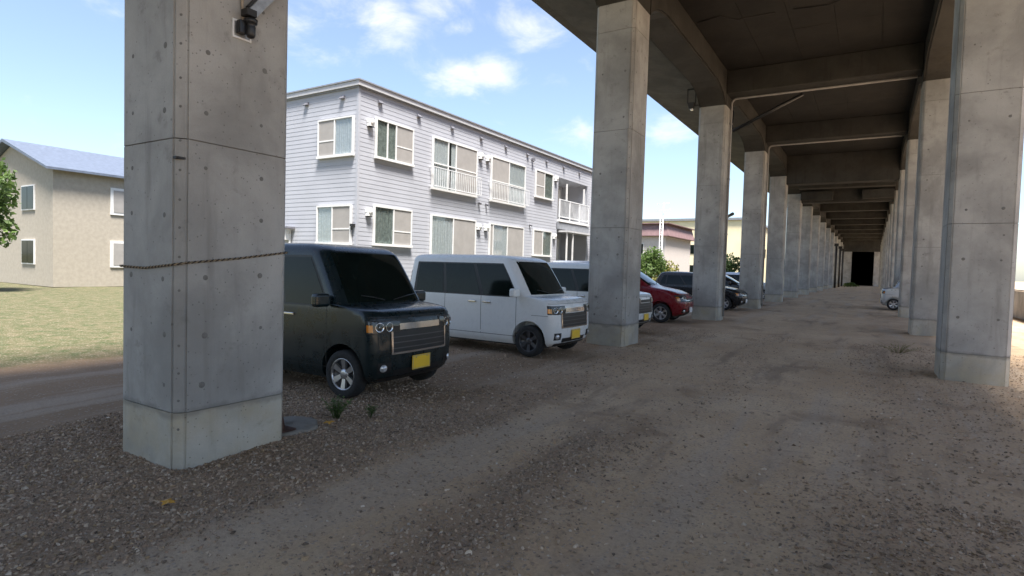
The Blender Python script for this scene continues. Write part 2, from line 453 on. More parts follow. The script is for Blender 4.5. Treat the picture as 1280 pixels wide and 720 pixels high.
# value noise for the terrain
_tab = rng.random((64, 64))
def vnoise(x, y, s, seed=0):
    x = np.asarray(x) / s + 13.7 * seed; y = np.asarray(y) / s + 7.3 * seed
    xi = np.floor(x).astype(int); yi = np.floor(y).astype(int); fx = x - xi; fy = y - yi
    fx = fx * fx * (3 - 2 * fx); fy = fy * fy * (3 - 2 * fy)
    g = lambda a, b: _tab[a % 64, b % 64]
    return (g(xi, yi) * (1 - fx) + g(xi + 1, yi) * fx) * (1 - fy) + (g(xi, yi + 1) * (1 - fx) + g(xi + 1, yi + 1) * fx) * fy
def sstep(a, b, x):
    t = np.clip((x - a) / (b - a), 0, 1); return t * t * (3 - 2 * t)
def height(x, y):
    h = .045 * (vnoise(x, y, 1.7, 1) - .5) + .022 * (vnoise(x, y, .45, 2) - .5) + .010 * (vnoise(x, y, .16, 3) - .5)
    near = np.exp(-((x + 4.5) ** 2 + (y - 2.7) ** 2) / 1.6)
    trk = np.exp(-((x + 2.6 + .15 * np.sin(y * .6)) / .38) ** 2) + np.exp(-((x + .9 + .15 * np.sin(y * .6)) / .45) ** 2)
    return h + .015 * near - .02 * trk - .012
def gravel_density(x, y):
    wob = .25 * (vnoise(x, y, 1.3, 5) - .5) + .12 * np.sin(y * .6)
    left = 1.25 * sstep(-2.85, -3.4, x + wob) * (1 - .75 * sstep(5.0, 8.5, y))
    mid = .75 * np.exp(-((x + 1.85 + wob) / .33) ** 2) * (1 - .6 * sstep(3, 7, y))
    right = .42 * sstep(-.45, .25, x + wob)
    n = vnoise(x, y, .8, 6) * .6 + vnoise(x, y, .3, 7) * .4
    return np.clip((left + mid + right) * (.35 + 1.1 * n) + .05, 0, 1)

# ------------------------------------------------------------------ ground
def make_ground():
    xs = np.concatenate([np.array([-900, -500, -250, -120, -70, -45, -30, -22, -17, -14, -12, -10.5]), np.arange(-9.4, 3.2, .05), np.array([3.6, 4.2, 5, 6.5, 9, 13, 20, 35, 60, 120, 250, 500, 900])])
    ys = np.concatenate([np.array([-900, -500, -200, -100, -50, -25, -12, -6, -3, -1.5]), np.arange(-.6, 9, .05), np.arange(9, 22, .12), np.arange(22, 60, .6), np.array([62, 70, 85, 100, 130, 180, 260, 400, 650, 1000, 1600])])
    X, Y = np.meshgrid(xs, ys, indexing='ij')
    fade = np.clip(1 - (np.hypot(X + 3, Y - 6) - 25) / 20, 0, 1)
    Z = height(X, Y) * fade
    nx, ny = X.shape
    co = np.stack([X, Y, Z], -1).reshape(-1, 3)
    i, j = np.meshgrid(np.arange(nx - 1), np.arange(ny - 1), indexing='ij')
    a = (i * ny + j).ravel(); f = np.stack([a, a + ny, a + ny + 1, a + 1], -1)
    me = bpy.data.meshes.new('ground'); me.vertices.add(len(co)); me.vertices.foreach_set('co', co.ravel())
    me.loops.add(f.size); me.loops.foreach_set('vertex_index', f.ravel()); me.polygons.add(len(f))
    me.polygons.foreach_set('loop_start', np.arange(len(f)) * 4); me.polygons.foreach_set('loop_total', np.full(len(f), 4))
    me.polygons.foreach_set('use_smooth', np.ones(len(f), bool)); me.update(calc_edges=True)
    dn = gravel_density(X, Y).reshape(-1).astype(np.float32)
    at = me.attributes.new('gravel_soil', 'FLOAT', 'POINT'); at.data.foreach_set('value', dn)
    o = link('ground', me, M['ground']); tag(o, kind='structure')
make_ground()

PILLAR_Y = [-6.2, 2.24, 11.07, 19.35, 27.3, 34.75, 42.75] + [42.75 + 7.9 * k for k in range(1, 15)]
PW, PD = .84, .93
XL0, XL1 = -4.19 - PW, -4.19
XR0, XR1 = .95, .95 + PW

def make_gravel():
    # crushed stone: a handful of sharp convex chips
    protos = []
    for k in range(14):
        bm = bmesh.new()
        q = rng.normal(size=(11, 3)); q /= np.linalg.norm(q, axis=1)[:, None]; q *= rng.uniform(.75, 1.1, (11, 1)) * np.array([1.15, .85, .6])
        vs = [bm.verts.new(p) for p in q]
        bmesh.ops.convex_hull(bm, input=vs, use_existing_faces=False)
        for v in [v for v in bm.verts if not v.link_faces]: bm.verts.remove(v)
        bmesh.ops.triangulate(bm, faces=bm.faces); bm.verts.index_update()
        protos.append((np.array([v.co[:] for v in bm.verts]), np.array([[v.index for v in f.verts] for f in bm.faces]))); bm.free()
    def sample(n, x0, x1, y0, y1, lo, hi, p):
        x = rng.uniform(x0, x1, n); y = rng.uniform(y0, y1, n)
        keep = rng.random(n) < gravel_density(x, y) * p
        # inside the view, with a margin for a step to the side
        ang = np.degrees(np.arctan2(x, y)); keep &= (ang > -84) & (ang < 24) | (np.hypot(x, y) < 2.2)
        for py in PILLAR_Y[:5]:
            keep &= ~((x > XL0 + .02) & (x < XL1 - .01) & (y > py + .02) & (y < py + PD - .01))
        x, y = x[keep], y[keep]
        s = lo * (hi / lo) ** (rng.random(len(x)) ** 1.5)
        return x, y, s
    parts = [sample(95000, -6.2, 2.2, .4, 5.0, .007, .021, 1.3), sample(5000, -6.2, 2.2, .4, 6.0, .016, .028, 1.0), sample(75000, -9, 3.2, 5.0, 16, .010, .024, .9), sample(34000, -6.2, 2.2, .4, 5.2, .004, .009, 1.0)]
    # loose stones and clods scattered on the tracks
    x = rng.uniform(-4.5, 2.5, 2600); y = rng.uniform(.6, 12, 2600); parts.append((x, y, rng.uniform(.006, .016, 2600)))
    x = rng.uniform(-5, 2, 150); y = rng.uniform(1.2, 9, 150); parts.append((x, y, rng.uniform(.02, .034, 150)))
    x = np.concatenate([p[0] for p in parts]); y = np.concatenate([p[1] for p in parts]); s = np.concatenate([p[2] for p in parts])
    n = len(x)
    print('stones', n)
    q = rng.normal(size=(n, 4)); q /= np.linalg.norm(q, axis=1)[:, None]
    w, a, b, c = q.T
    R = np.stack([1 - 2 * (b * b + c * c), 2 * (a * b - c * w), 2 * (a * c + b * w), 2 * (a * b + c * w), 1 - 2 * (a * a + c * c), 2 * (b * c - a * w), 2 * (a * c - b * w), 2 * (b * c + a * w), 1 - 2 * (a * a + b * b)], -1).reshape(n, 3, 3)
    z = height(x, y) + s * .12
    kind = rng.integers(len(protos), size=n); off = 0; VV = []; FF = []; CI = []
    for k, (pv, pf) in enumerate(protos):
        ix = np.nonzero(kind == k)[0]; m_ = len(ix)
        V = pv[None] * (1 + rng.uniform(-.12, .12, (m_, len(pv), 1))) * rng.uniform(.7, 1.2, (m_, 1, 3))
        V = np.einsum('nij,nkj->nki', R[ix], V) * s[ix][:, None, None]; V[:, :, 2] *= .8
        V += np.stack([x[ix], y[ix], z[ix]], -1)[:, None, :]
        FF.append((pf[None] + (off + np.arange(m_) * len(pv))[:, None, None]).reshape(-1, 3)); VV.append(V.reshape(-1, 3)); CI.append(np.repeat(ix, len(pv))); off += m_ * len(pv)
    V = np.concatenate(VV); F = np.concatenate(FF); CI = np.concatenate(CI)
    me = bpy.data.meshes.new('gravel'); me.vertices.add(len(V)); me.vertices.foreach_set('co', V.reshape(-1).astype(np.float32))
    me.loops.add(F.size); me.loops.foreach_set('vertex_index', F.ravel().astype(np.int32)); me.polygons.add(len(F))
    me.polygons.foreach_set('loop_start', np.arange(len(F), dtype=np.int32) * 3); me.polygons.foreach_set('loop_total', np.full(len(F), 3, np.int32))
    me.polygons.foreach_set('use_smooth', np.zeros(len(F), bool))
    me.update(calc_edges=True); print('gravel tris', len(F))
    pal = np.array([(.46, .345, .245), (.56, .44, .325), (.34, .26, .185), (.45, .315, .215), (.23, .175, .13), (.66, .55, .43), (.48, .345, .21)])
    wts = np.array([.27, .2, .18, .14, .08, .04, .09])
    col = pal[rng.choice(len(pal), n, p=wts)] * rng.uniform(.62, 1.12, (n, 1))
    ca = np.ones((len(V), 4), np.float32); ca[:, :3] = col[CI]
    at = me.color_attributes.new('tone', 'FLOAT_COLOR', 'POINT'); at.data.foreach_set('color', ca.ravel())
    o = link('gravel', me, M['stone'])
    tag(o, 'crushed grey brown gravel spread over the ground under the viaduct', 'gravel', kind='stuff')
make_gravel()

# ------------------------------------------------------------------ viaduct
def pillar_outline(x0, x1, y0, y1, c=.062, g=.011, d=.016):
    # square with chamfered corners, a fine groove left by the form along both edges of each chamfer
    k = c / math.sqrt(2)
    P = []
    def corner(px, py, ax, ay, bx, by):
        # a: direction of arrival, b: direction of departure
        s = (px - ax * c, py - ay * c); e = (px + bx * c, py + by * c)
        n = Vector((ax - bx, ay - by)).normalized()           # outward of the chamfer
        t = Vector((e[0] - s[0], e[1] - s[1])).normalized()
        inn = Vector((-ay, ax)) if False else None
        P.append((s[0] - ax * g, s[1] - ay * g))
        P.append((s[0] - n.x * d, s[1] - n.y * d))
        P.append((s[0] + t.x * g, s[1] + t.y * g))
        P.append((e[0] - t.x * g, e[1] - t.y * g))
        P.append((e[0] - n.x * d, e[1] - n.y * d))
        P.append((e[0] + bx * g, e[1] + by * g))
    corner(x1, y0, 1, 0, 0, 1); corner(x1, y1, 0, 1, -1, 0); corner(x0, y1, -1, 0, 0, -1); corner(x0, y0, 0, -1, 1, 0)
    return P

viaduct = empty('viaduct', (-1.6, 40, 0), 0, 'long grey concrete railway viaduct on two rows of square pillars', 'viaduct')
VP = Matrix.Translation((1.6, -40, 0))
def vchild(o, parent=None):
    o.parent = parent or viaduct
    if parent is None: o.location = (1.6, -40, 0)
    return o
LIFTS = [(-.35, .418), (.424, 2.39), (2.398, 4.352), (4.36, 6.345), (6.353, 6.895), (6.903, 8.0)]
_pm = {}
def make_pillar(x0, y0, detail):
    p = bpy.data.objects.new('pillar', None); COL.objects.link(p); p.empty_display_size = .2
    p.parent = viaduct; p.location = (x0 + 1.6, y0 - 40, 0)
    if 'sec' not in _pm:
        _pm['sec'] = []
        po = pillar_outline(0, PW, 0, PD)
        for i, (a, b) in enumerate(LIFTS):
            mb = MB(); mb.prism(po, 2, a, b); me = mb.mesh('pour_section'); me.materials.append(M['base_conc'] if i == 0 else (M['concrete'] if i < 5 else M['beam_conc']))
            _pm['sec'].append(me)
        mb = MB(); mb.box((.05, .05, -.3), (PW - .05, PD - .05, 7.9)); mb.box((.012, .07, -.3), (.0499, PD - .07, 7.9)); mb.box((PW - .0499, .07, -.3), (PW - .012, PD - .07, 7.9)); mb.box((.07, .012, -.3), (PW - .07, .0499, 7.9)); mb.box((.07, PD - .0499, -.3), (PW - .07, PD - .012, 7.9)); me = mb.mesh('core'); me.materials.append(M['plug']); _pm['core'] = me
        mb = MB(); mb.lathe([(.0, .0016), (.019, .0016), (.024, .0)], 12); me = mb.mesh('tie_hole'); me.materials.append(M['plug']); _pm['tie'] = me
        mb = MB(); mb.lathe([(.0, .0014), (.008, .0014), (.010, .0)], 8); me = mb.mesh('nail_hole'); me.materials.append(M['plug']); _pm['nail'] = me
    for me in _pm['sec']:
        link('pour_section', me, None, p)
    link('joint_core', _pm['core'], None, p)
    if detail:
        rr = random.Random(int(y0 * 10))
        zs = [.62, .98, 1.4, 1.86, 2.2, 2.62, 3.05, 3.5, 3.95, 4.6, 5.05, 5.5, 5.95] if detail > 1 else [.98, 1.86, 2.2, 2.62, 3.95, 4.2, 5.05, 5.95]
        for z in zs:
            for face in range(2):
                for q in (.20, .66):
                    if rr.random() < .22: continue
                    o = link('tie_hole', _pm['tie'], None, p)
                    dz = rr.uniform(-.02, .02); q2 = q + rr.uniform(-.015, .015)
                    if face == 0: o.location = (PW, q2, z + dz); o.rotation_euler = (0, math.pi / 2, 0)
                    else: o.location = (q2, 0, z + dz); o.rotation_euler = (math.pi / 2, 0, 0)
                    s = rr.uniform(.55, 1.0); o.scale = (s, s, 1)
        if detail > 1:
            k = .062 / 2
            z = .3
            while z < 6.7:
                o = link('nail_hole', _pm['nail'], None, p); o.location = (PW - k, k, z)
                o.rotation_euler = Vector((1, -1, 0)).to_track_quat('Z', 'Y').to_euler()
                z += rr.choice([.2, .21, .24, .4])
    return p
for i, py in enumerate(PILLAR_Y):
    make_pillar(XL0, py, 2 if i in (1, 2) else (1 if i in (3, 4) else 0))
for i, py in enumerate(PILLAR_Y):
    make_pillar(XR0, py, 1 if i in (2, 3) else 0)

def beam_profile(ya, yb):
    return [(ya, 6.90), (ya + .14, 7.02), (ya + .38, 7.17), (ya + .75, 7.28), (ya + 1.2, 7.35), (yb - 1.2, 7.35), (yb - .75, 7.28), (yb - .38, 7.17), (yb - .14, 7.02), (yb, 6.90), (yb, 7.98), (ya, 7.98)]
for x0, x1 in ((XL0, XL1), (XR0, XR1)):
    for i in range(len(PILLAR_Y) - 1):
        ya, yb = PILLAR_Y[i] + PD + .002, PILLAR_Y[i + 1] - .002
        mb = MB()
        pr = beam_profile(ya, yb)
        mb.prism([(a, b + (.03 if k < 10 else 0)) for k, (a, b) in enumerate(pr)], 0, x0 + .004, x1 - .004)
        n = 10
        low = [(a, b) for a, b in pr[:10]]; up = [(a, b + .05) for a, b in reversed(pr[:10])]
        mb.prism(low + up, 0, x0 + .05, x1 - .05)
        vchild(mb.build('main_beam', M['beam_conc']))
DX0, DX1 = -7.29, 5.3  # right overhang is unseen, widened to keep direct sun off the floor
# cross beams
for i, py in enumerate(PILLAR_Y):
    mb = MB(); zb = 7.26
    if i == 5: zb = 6.45
    if i == 6: zb = 6.30
    mb.box((XL1 + .002, py + .08, zb), (XR0 - .002, py + PD - .1, 7.985))
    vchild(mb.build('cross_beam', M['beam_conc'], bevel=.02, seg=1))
for x0, x1 in ((XL1 + .004, -2.35), (-.75, XR0 - .004)):
    mb = MB(); mb.box((x0, PILLAR_Y[6] - .42, 6.42), (x1, PILLAR_Y[6] + .078, 6.98)); vchild(mb.build('bearing_block', M['beam_conc'], bevel=.02, seg=1))
mb = MB(); mb.box((XL1 + .004, 40.8, 6.98), (XR0 - .004, 41.5, 7.985)); vchild(mb.build('cross_beam', M['beam_conc'], bevel=.02, seg=1))
# slab with its formwork panels, cantilevers and parapets
Y0S, Y1S = -32.0, 172.0
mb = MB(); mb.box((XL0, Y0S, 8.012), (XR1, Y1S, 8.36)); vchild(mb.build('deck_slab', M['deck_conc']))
for sgn, xa, xb in ((-1, XL0 - .002, DX0), (1, XR1 + .002, DX1)):
    mb = MB(); mb.prism([(xa, 7.62), (xb - sgn * .25, 7.98), (xb, 8.0), (xb, 8.36), (xa, 8.36)], 1, Y0S, Y1S)
    vchild(mb.build('cantilever_slab', M['cant_conc']))
    mb = MB(); yy = Y0S
    mb.box((xb - sgn * .02, Y0S, 8.365), (xb - sgn * .20, Y1S, 9.55)); vchild(mb.build('parapet', M['beam_conc']))
xe = [XL1 + .004, -3.05, -2.05, -1.05, -.05, XR0 - .004]
for i in range(1, 7):
    ya, yb = PILLAR_Y[i] + PD - .096, PILLAR_Y[i + 1] + .076
    cuts = [ya, (2 * ya + yb) / 3, (ya + 2 * yb) / 3, yb]
    if i > 3: cuts = [ya, yb]
    for j in range(len(xe) - 1):
        for k in range(len(cuts) - 1):
            mb = MB(); dz = random.uniform(0, .006)
            mb.box((xe[j] + .004, cuts[k] + .004, 7.978 + dz), (xe[j + 1] - .004, cuts[k + 1] - .004, 8.008))
            vchild(mb.build('soffit_panel', M['deck_conc']))
# closed-in far section
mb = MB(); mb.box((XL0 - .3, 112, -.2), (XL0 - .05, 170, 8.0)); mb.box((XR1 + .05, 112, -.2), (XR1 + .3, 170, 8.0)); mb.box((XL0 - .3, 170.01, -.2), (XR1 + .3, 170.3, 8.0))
vchild(mb.build('infill_wall', M['unlit_black']))  # near-black wall colour stands for the lack of light inside
mb = MB(); mb.box((XL1 + .01, 111.0, 5.6), (XR0 - .01, 111.4, 7.9)); vchild(mb.build('infill_panel', M['beam_conc']))
for xa, xb in ((XL1 + .01, -2.98), (.16, XR0 - .01)):
    mb = MB(); mb.box((xa, 111.0, -.2), (xb, 111.4, 5.595)); vchild(mb.build('infill_panel', M['block']))

# pipes, brackets and soffit crack lines of the viaduct
def pipe_run(y, label, xr=XR0 - .1):
    t = MB(); xp = XL1 + .055; zt = 7.21
    pts = [(xr, y, zt), (xp + .16, y, zt)]
    for k in range(1, 6):
        a = k / 6 * math.pi / 2; pts.append((xp + .16 - .16 * math.sin(a), y, zt - .16 + .16 * math.cos(a)))
    pts += [(xp, y, zt - .16), (xp, y, .1)]
    root = empty('drain_pipe', (xp, y, 0), 0, label, 'pipe', 'drain pipes on the viaduct pillars')
    o = t.build('pipe', M['pipe'], root) if False else MB().tube([(p[0] - xp, 0, p[2]) for p in pts], .032, 10).build('pipe', M['pipe'], root)
    for z in (1.0, 2.8, 4.6, 6.4):
        c = MB(); c.box((-.058, -.05, z), (.038, .05, z + .03)); c.build('clip', M['steel'], root)
pipe_run(PILLAR_Y[3] + .62, 'grey drain pipe bending from beam down the third left pillar')
pipe_run(PILLAR_Y[4] + .62, 'grey drain pipe bending from beam down the fourth left pillar')
o = MB().tube([(-4.17, 20.42, 6.28), (-2.1, 20.42, 7.24)], .06, 8).tube([(-4.17, 20.42, 6.28), (-4.17, 20.42, 6.95)], .03, 6).build('diagonal_brace', M['black'])
tag(o, 'dark diagonal steel brace beside the pipe under the beam', 'brace')
def crack(pts, lab):
    tag(MB().tube(pts, .011, 6).build('crack', M['dark_steel']), lab, 'crack')  # dark tubes drawn in place of thin cracks in the soffit
crack([(-4.1, 15.3, 7.965), (-3.5, 15.2, 7.966), (-3.2, 15.6, 7.966), (-2.3, 15.6, 7.966)], 'thin dark cable kinked along the deck soffit beyond second pillar')
crack([(-4.1, 12.6, 7.965), (-3.3, 12.75, 7.966), (-2.6, 12.7, 7.966)], 'thin dark cable on the soffit right above the second pillar')
crack([(-1.9, 15.6, 7.966), (-1.2, 15.75, 7.966), (-.75, 15.55, 7.966)], 'short dark cable near middle of the deck soffit')

# floodlight on its bracket by the third pillar
fl = empty('floodlight', (-5.22, 19.2, 6.9), 0, 'dark floodlight on forked bracket at top of third left pillar', 'floodlight')
MB().box((-.02, -.02, .02), (.20, .16, .06)).box((-.16, -.015, .12), (-.13, .015, .58)).box((.10, -.015, .12), (.13, .015, .58)).box((-.16, -.015, .55), (.13, .015, .6)).build('bracket', M['dark_steel'], fl)
MB().prism([(-.13, .14), (.10, .14), (.05, -.06), (-.08, -.06)], 1, -.09, .09).build('lamp_housing', M['dark_steel'], fl, bevel=.01)
MB().lathe([(0, -.10), (.05, -.10), (.06, -.062)], 12).build('lamp_glass', M['lamp'], fl)
# lamp on the arm low on the third pillar
la = empty('wall_lamp', (XL1 - .25, PILLAR_Y[3] + PD + .02, 3.3), 0, 'small dark lamp on slanted arm behind third left pillar', 'lamp')
MB().box((.10, -.02, -.1), (.22, .05, .14)).build('mount', M['dark_steel'], la)
MB().tube([(.16, .03, .05), (.15, .5, .17), (.14, 1.35, .34)], [.03, .045, .06], 8).build('lamp_head', M['dark_steel'], la)

# ---- security light on the nearest pillar
sl = empty('security_light', (XL1, 2.71, 3.29), 0, 'black wall sensor light on white backing plate, nearest pillar', 'light')
fr = MB()
for a, b in (((0, -.078, -.062), (.012, .078, -.048)), ((0, -.078, .062), (.012, .078, .076)), ((0, -.078, -.0478), (.012, -.064, .0618)), ((0, .064, -.0478), (.012, .078, .0618))): fr.box(a, b)
fr.build('backing_frame', M['white_pl'], sl)
MB().box((.0005, -.0638, -.0476), (.008, .0638, .0616)).build('backing_plate', M['steel'], sl)
MB().box((.009, -.05, -.03), (.06, .01, .07)).build('sensor_body', M['black'], sl, bevel=.008)
MB().lathe([(0, -.055), (.024, -.05), (.034, -.03), (.034, .03), (.03, .05), (.045, .055), (.05, .085), (.03, .1), (0, .1)], 18, Matrix.Translation((.075, .03, 0))).build('lamp_cap', M['black'], sl)
MB().lathe([(0, 0), (.018, .004), (.026, .016), (.029, .035)], 16, Matrix.Translation((.105, .03, -.01)) @ Matrix.Rotation(-math.pi / 2, 4, 'Y')).build('lens', M['lamp'], sl)
MB().box((.04, -.03, .1), (.12, .05, .15), Matrix.Translation((0, 0, 0))).build('clamp', M['dark_steel'], sl)
arm = MB(); R_ = Matrix.Translation((.07, .03, .13)) @ Matrix.Rotation(math.radians(-38), 4, 'X')
arm.box((-.028, -.04, 0), (.028, .04, .62), R_); arm.build('arm', M['steel'], sl, bevel=.004)
arm = MB(); arm.box((-.02, -.055, .02), (.02, -.0405, .62), R_); arm.build('arm_flange', M['dark_steel'], sl)
MB().tube([(.022, -.005, .076), (.022, -.01, .5), (.022, -.01, 3.5)], .011, 8).build('conduit', M['beige_pl'], sl)
# ---- clamp on the corner
o = MB().box((XL1 - .055, 2.232, 2.245), (XL1 - .008, 2.30, 2.262)).tube([(XL1 - .03, 2.262, 2.252), (XL1 + .008, 2.225, 2.25)], .006, 6).build('corner_hook', M['dark_steel'])
tag(o, 'small dark iron hook on chamfered corner of nearest pillar', 'hook')

# ---- rope round the nearest pillar: two twisted strands
def rope():
    r0 = .011; x0, x1, y0, y1 = XL0 - r0, XL1 + r0, 2.24 - r0, 2.24 + PD + r0; c = .055
    path = [(x1, y0 + c, 1.508), (x1, (y0 + y1) / 2, 1.553), (x1, y1 - c, 1.612), (x1 - c, y1, 1.615), (x0 + c, y1, 1.60), (x0, y1 - c, 1.595), (x0, y0 + c, 1.47), (x0 + c, y0, 1.468), ((x0 + x1) / 2, y0, 1.462), (x1 - c, y0, 1.495)]
    P = [Vector(p) for p in path]; P.append(P[0])
    pts = []
    for a, b in zip(P[:-1], P[1:]):
        n = max(2, int((b - a).length / .006))
        for k in range(n): pts.append((a.lerp(b, k / n), (b - a).normalized()))
    root = empty('rope', (XL1, 2.26, 1.5), 0, 'twisted tan and brown rope tied round the nearest pillar', 'rope')
    for s, mat in ((0, 'rope_a'), (1, 'rope_b')):
        line = []; d = 0; prev = None
        for p, t in pts:
            if prev is not None: d += (p - prev).length
            prev = p
            u = t.cross(Vector((0, 0, 1))).normalized(); w = u.cross(t)
            a = d / .045 * 2 * math.pi + s * math.pi
            line.append(p + (u * math.cos(a) + w * math.sin(a)) * .0046 - Vector(root.location))
        line.append(line[0])
        MB().tube(line, .0052, 6, False).build('strand', M[mat], root)
rope()

# ---- steel post on round footing behind the nearest pillar
ft = MB(); prof = [(.0, .040), (.1, .041), (.2, .038), (.27, .037), (.30, .026), (.32, -.08)]
ft.lathe(prof, 40, Matrix.Translation((-4.53, 3.42, .0)))
ft.v = [(x + .016 * math.sin(9 * x + 5 * y) * (z < .039), y + .02 * math.sin(7 * x - 11 * y) * (z < .039), z + random.uniform(-.007, .007)) for x, y, z in ft.v]
o = ft.build('round_footing', M['footing']); tag(o, 'round flat concrete footing beside the nearest pillar', 'footing')
po = empty('steel_post', (-4.44, 3.24, .035), 0, 'rusty dark steel post with gusset behind nearest pillar', 'post')
MB().box((-.022, -.022, 0), (.022, .022, 1.28)).build('shaft', M['dark_steel'], po, bevel=.004)
MB().prism([(.023, .017), (.11, .017), (.04, .36), (.023, .36)], 1, -.012, .012).prism([(-.023, .017), (-.11, .017), (-.04, .36), (-.023, .36)], 1, -.012, .012).build('gusset', M['rust'], po)
MB().prism([(.023, .017), (.09, .017), (.023, .34)], 0, -.012, .012).build('gusset', M['rust'], po)
MB().box((-.13, -.10, .003), (.13, .12, .016)).build('base_plate', M['rust'], po)

# ------------------------------------------------------------------ apartment building
BX, BY = -13.03, 12.17           # the corner nearest to the camera
BY1, BX1 = 28.95, -23.2
apt = empty('apartment_building', (BX, BY, 0), 0, 'two storey apartment building clad in pale blue grey boards', 'building')
def ap(mb, name, mat, parent=None, **k):
    me_shift(mb, (-BX, -BY, 0)) if parent is None else None
    return mb.build(name, mat, parent or apt, **k)
def me_shift(mb, d): mb.v = [(x + d[0], y + d[1], z + d[2]) for x, y, z in mb.v]
RB0, RB1 = 24.92, 28.32        # balcony recess
core = MB()
core.box((BX1, BY, 0), (BX - .02, RB0, 6.72))
core.box((BX1, RB0, 0), (BX - 1.5, BY1, 6.72))
core.box((BX - 1.5, RB0, 5.95), (BX - .02, BY1, 6.72)); core.box((BX - 1.5, RB0, 3.42), (BX - .02, BY1, 3.78)); core.box((BX - 1.5, RB1 + .02, 0), (BX - .02, BY1, 6.72)); core.box((BX - 1.5, RB0, 0), (BX - .02, BY1, .5))
ap(core, 'wall', M['siding'])
f = MB(); f.box((BX1, BY - .03, -.2), (BX + .03, BY + .2, .48)); f.box((BX - .2, BY + .2, -.2), (BX + .03, BY1, .48)); ap(f, 'foundation', M['block'])
pitch = .1325
k = 0; z = .48
while z < 6.70:
    z1 = min(z + pitch, 6.71)
    mb = MB()      # face towards +X
    def lap(mb, ya, yb): mb.prism([(BX - .021, z + .003), (BX + .007, z + .003), (BX + .002, z1 - .001), (BX - .021, z1 - .001)], 1, ya, yb)
    rec = (3.80 < z + .06 < 5.94) or (z < 3.42)
    if rec: lap(mb, BY + .06, RB0 - .05); lap(mb, RB1 + .06, BY1)
    else: lap(mb, BY + .06, BY1)
    ap(mb, 'siding_board', M['siding'])
    mb = MB(); mb.prism([(BY + .001, z + .003), (BY - .007, z + .003), (BY - .002, z1 - .001), (BY + .001, z1 - .001)], 0, BX1, BX - .06)
    ap(mb, 'siding_board', M['siding'])
    z += pitch
mb = MB(); mb.box((BX - .058, BY - .022, .48), (BX + .022, BY + .058, 6.72)); ap(mb, 'corner_trim', M['siding'])
for ya in (RB0, RB1):
    mb = MB(); mb.box((BX - .02, ya - .05 if ya == RB0 else ya, .48), (BX + .024, ya if ya == RB0 else ya + .05, 5.95)); ap(mb, 'corner_trim', M['siding'])
# roof edge: flashing in two steps, thin dark drip
mb = MB(); mb.box((BX1 - .1, BY - .10, 6.725), (BX + .10, BY1 + .1, 6.86)); ap(mb, 'eave_fascia', M['eave'])
mb = MB(); mb.box((BX1 - .12, BY - .13, 6.863), (BX + .13, BY1 + .13, 6.905)); ap(mb, 'roof', M['eave_dark'])
mb = MB(); mb.box((BX1 - .05, BY - .05, 6.68), (BX + .05, BY1 + .03, 6.722)); ap(mb, 'eave_soffit', M['eave_dark'])

def window(face, a0, a1, z0, z1, spec, rail=False, bar=None):
    """face 'A' looks +X (a = y); face 'B' looks -Y (a = x). spec: list of (fraction start, end, kind)"""
    o0 = .018
    def pt(a, d, z):
        return (BX + o0 + d - BX, a - BY, z) if face == 'A' else (a - BX, BY - o0 - d - BY, z)
    def bx(mb, a, b, d0, d1, za, zb):
        p, q = pt(a, d0, za), pt(b, d1, zb); mb.box(p, q)
    fw = .045
    m = MB()
    bx(m, a0, a1, 0, .075, z1 - fw, z1); bx(m, a0 - .02, a1 + .02, 0, .10, z0 - .03, z0 + fw)
    bx(m, a0, a0 + fw, 0, .0745, z0 + fw, z1 - fw); bx(m, a1 - fw, a1, 0, .0745, z0 + fw, z1 - fw)
    win = m.build('window', M['trim'], apt)
    ia, ib, za, zb = a0 + fw, a1 - fw, z0 + fw, z1 - fw
    m = MB(); bx(m, ia, ib, .0, .006, za, zb); m.build('unlit_room', M['dark_room'], win)  # dark sheet behind the glass standing for the unlit room
    W = ib - ia
    for fa, fb, kind in spec:
        p, q = ia + fa * W, ia + fb * W
        if kind == 'screen':
            m = MB(); bx(m, p, q, .050, .054, za, zb); m.build('insect_screen', M['screen'], win)
        else:
            if kind in ('curtain', 'drape', 'half'):
                pp, qq = p + .005, q - .005
                if kind == 'half': pp = p + .45 * (q - p)
                n = 40; rows = []
                for zz in (za, zb):
                    rows.append([Vector(pt(pp + (qq - pp) * i / n, .022 + .009 * math.sin(i * 1.35 + 1.3 * math.sin(i * .31)), zz)) for i in range(n + 1)])
                MB().grid(rows).build('curtain', M['drape'] if kind == 'drape' else M['curtain'], win)
            m = MB(); bx(m, p, q, .044, .046, za, zb); m.build('pane', M['glass'], win)
    edges = sorted(set([s[0] for s in spec] + [s[1] for s in spec]))[1:-1]
    for e in edges:
        m = MB(); bx(m, ia + e * W - .022, ia + e * W + .022, .036, .068, za, zb); m.build('mullion', M['trim'], win)
    if bar is not None:
        for fa, fb, h in bar:
            m = MB(); zz = za + h * (zb - za); bx(m, ia + fa * W + .022, ia + fb * W - .022, .036, .064, zz - .02, zz + .02); m.build('glazing_bar', M['trim'], win)
    if rail:
        m = MB()
        for zz in (z0 + .06, z0 + .70): bx(m, a0 - .10, a1 + .10, .20, .225, zz, zz + .028)
        n = int((a1 - a0 + .2) / .115)
        for i in range(n + 1):
            a = a0 - .10 + (a1 - a0 + .2) * i / n; bx(m, a - .008, a + .008, .206, .219, z0 + .088, z0 + .70)
        for a in (a0 - .10, a1 + .10):
            bx(m, a - .013, a + .013, 0, .199, z0 + .705, z0 + .73); bx(m, a - .013, a + .013, 0, .199, z0 + .06, z0 + .085)
        m.build('window_railing', M['rail'], apt)
H = [(0, .5, 'curtain'), (.5, 1, 'screen')]
window('B', -14.71, -13.16, 4.72, 5.87, [(0, .48, 'screen'), (.48, 1, 'curtain')], bar=[(0, .48, .42)])
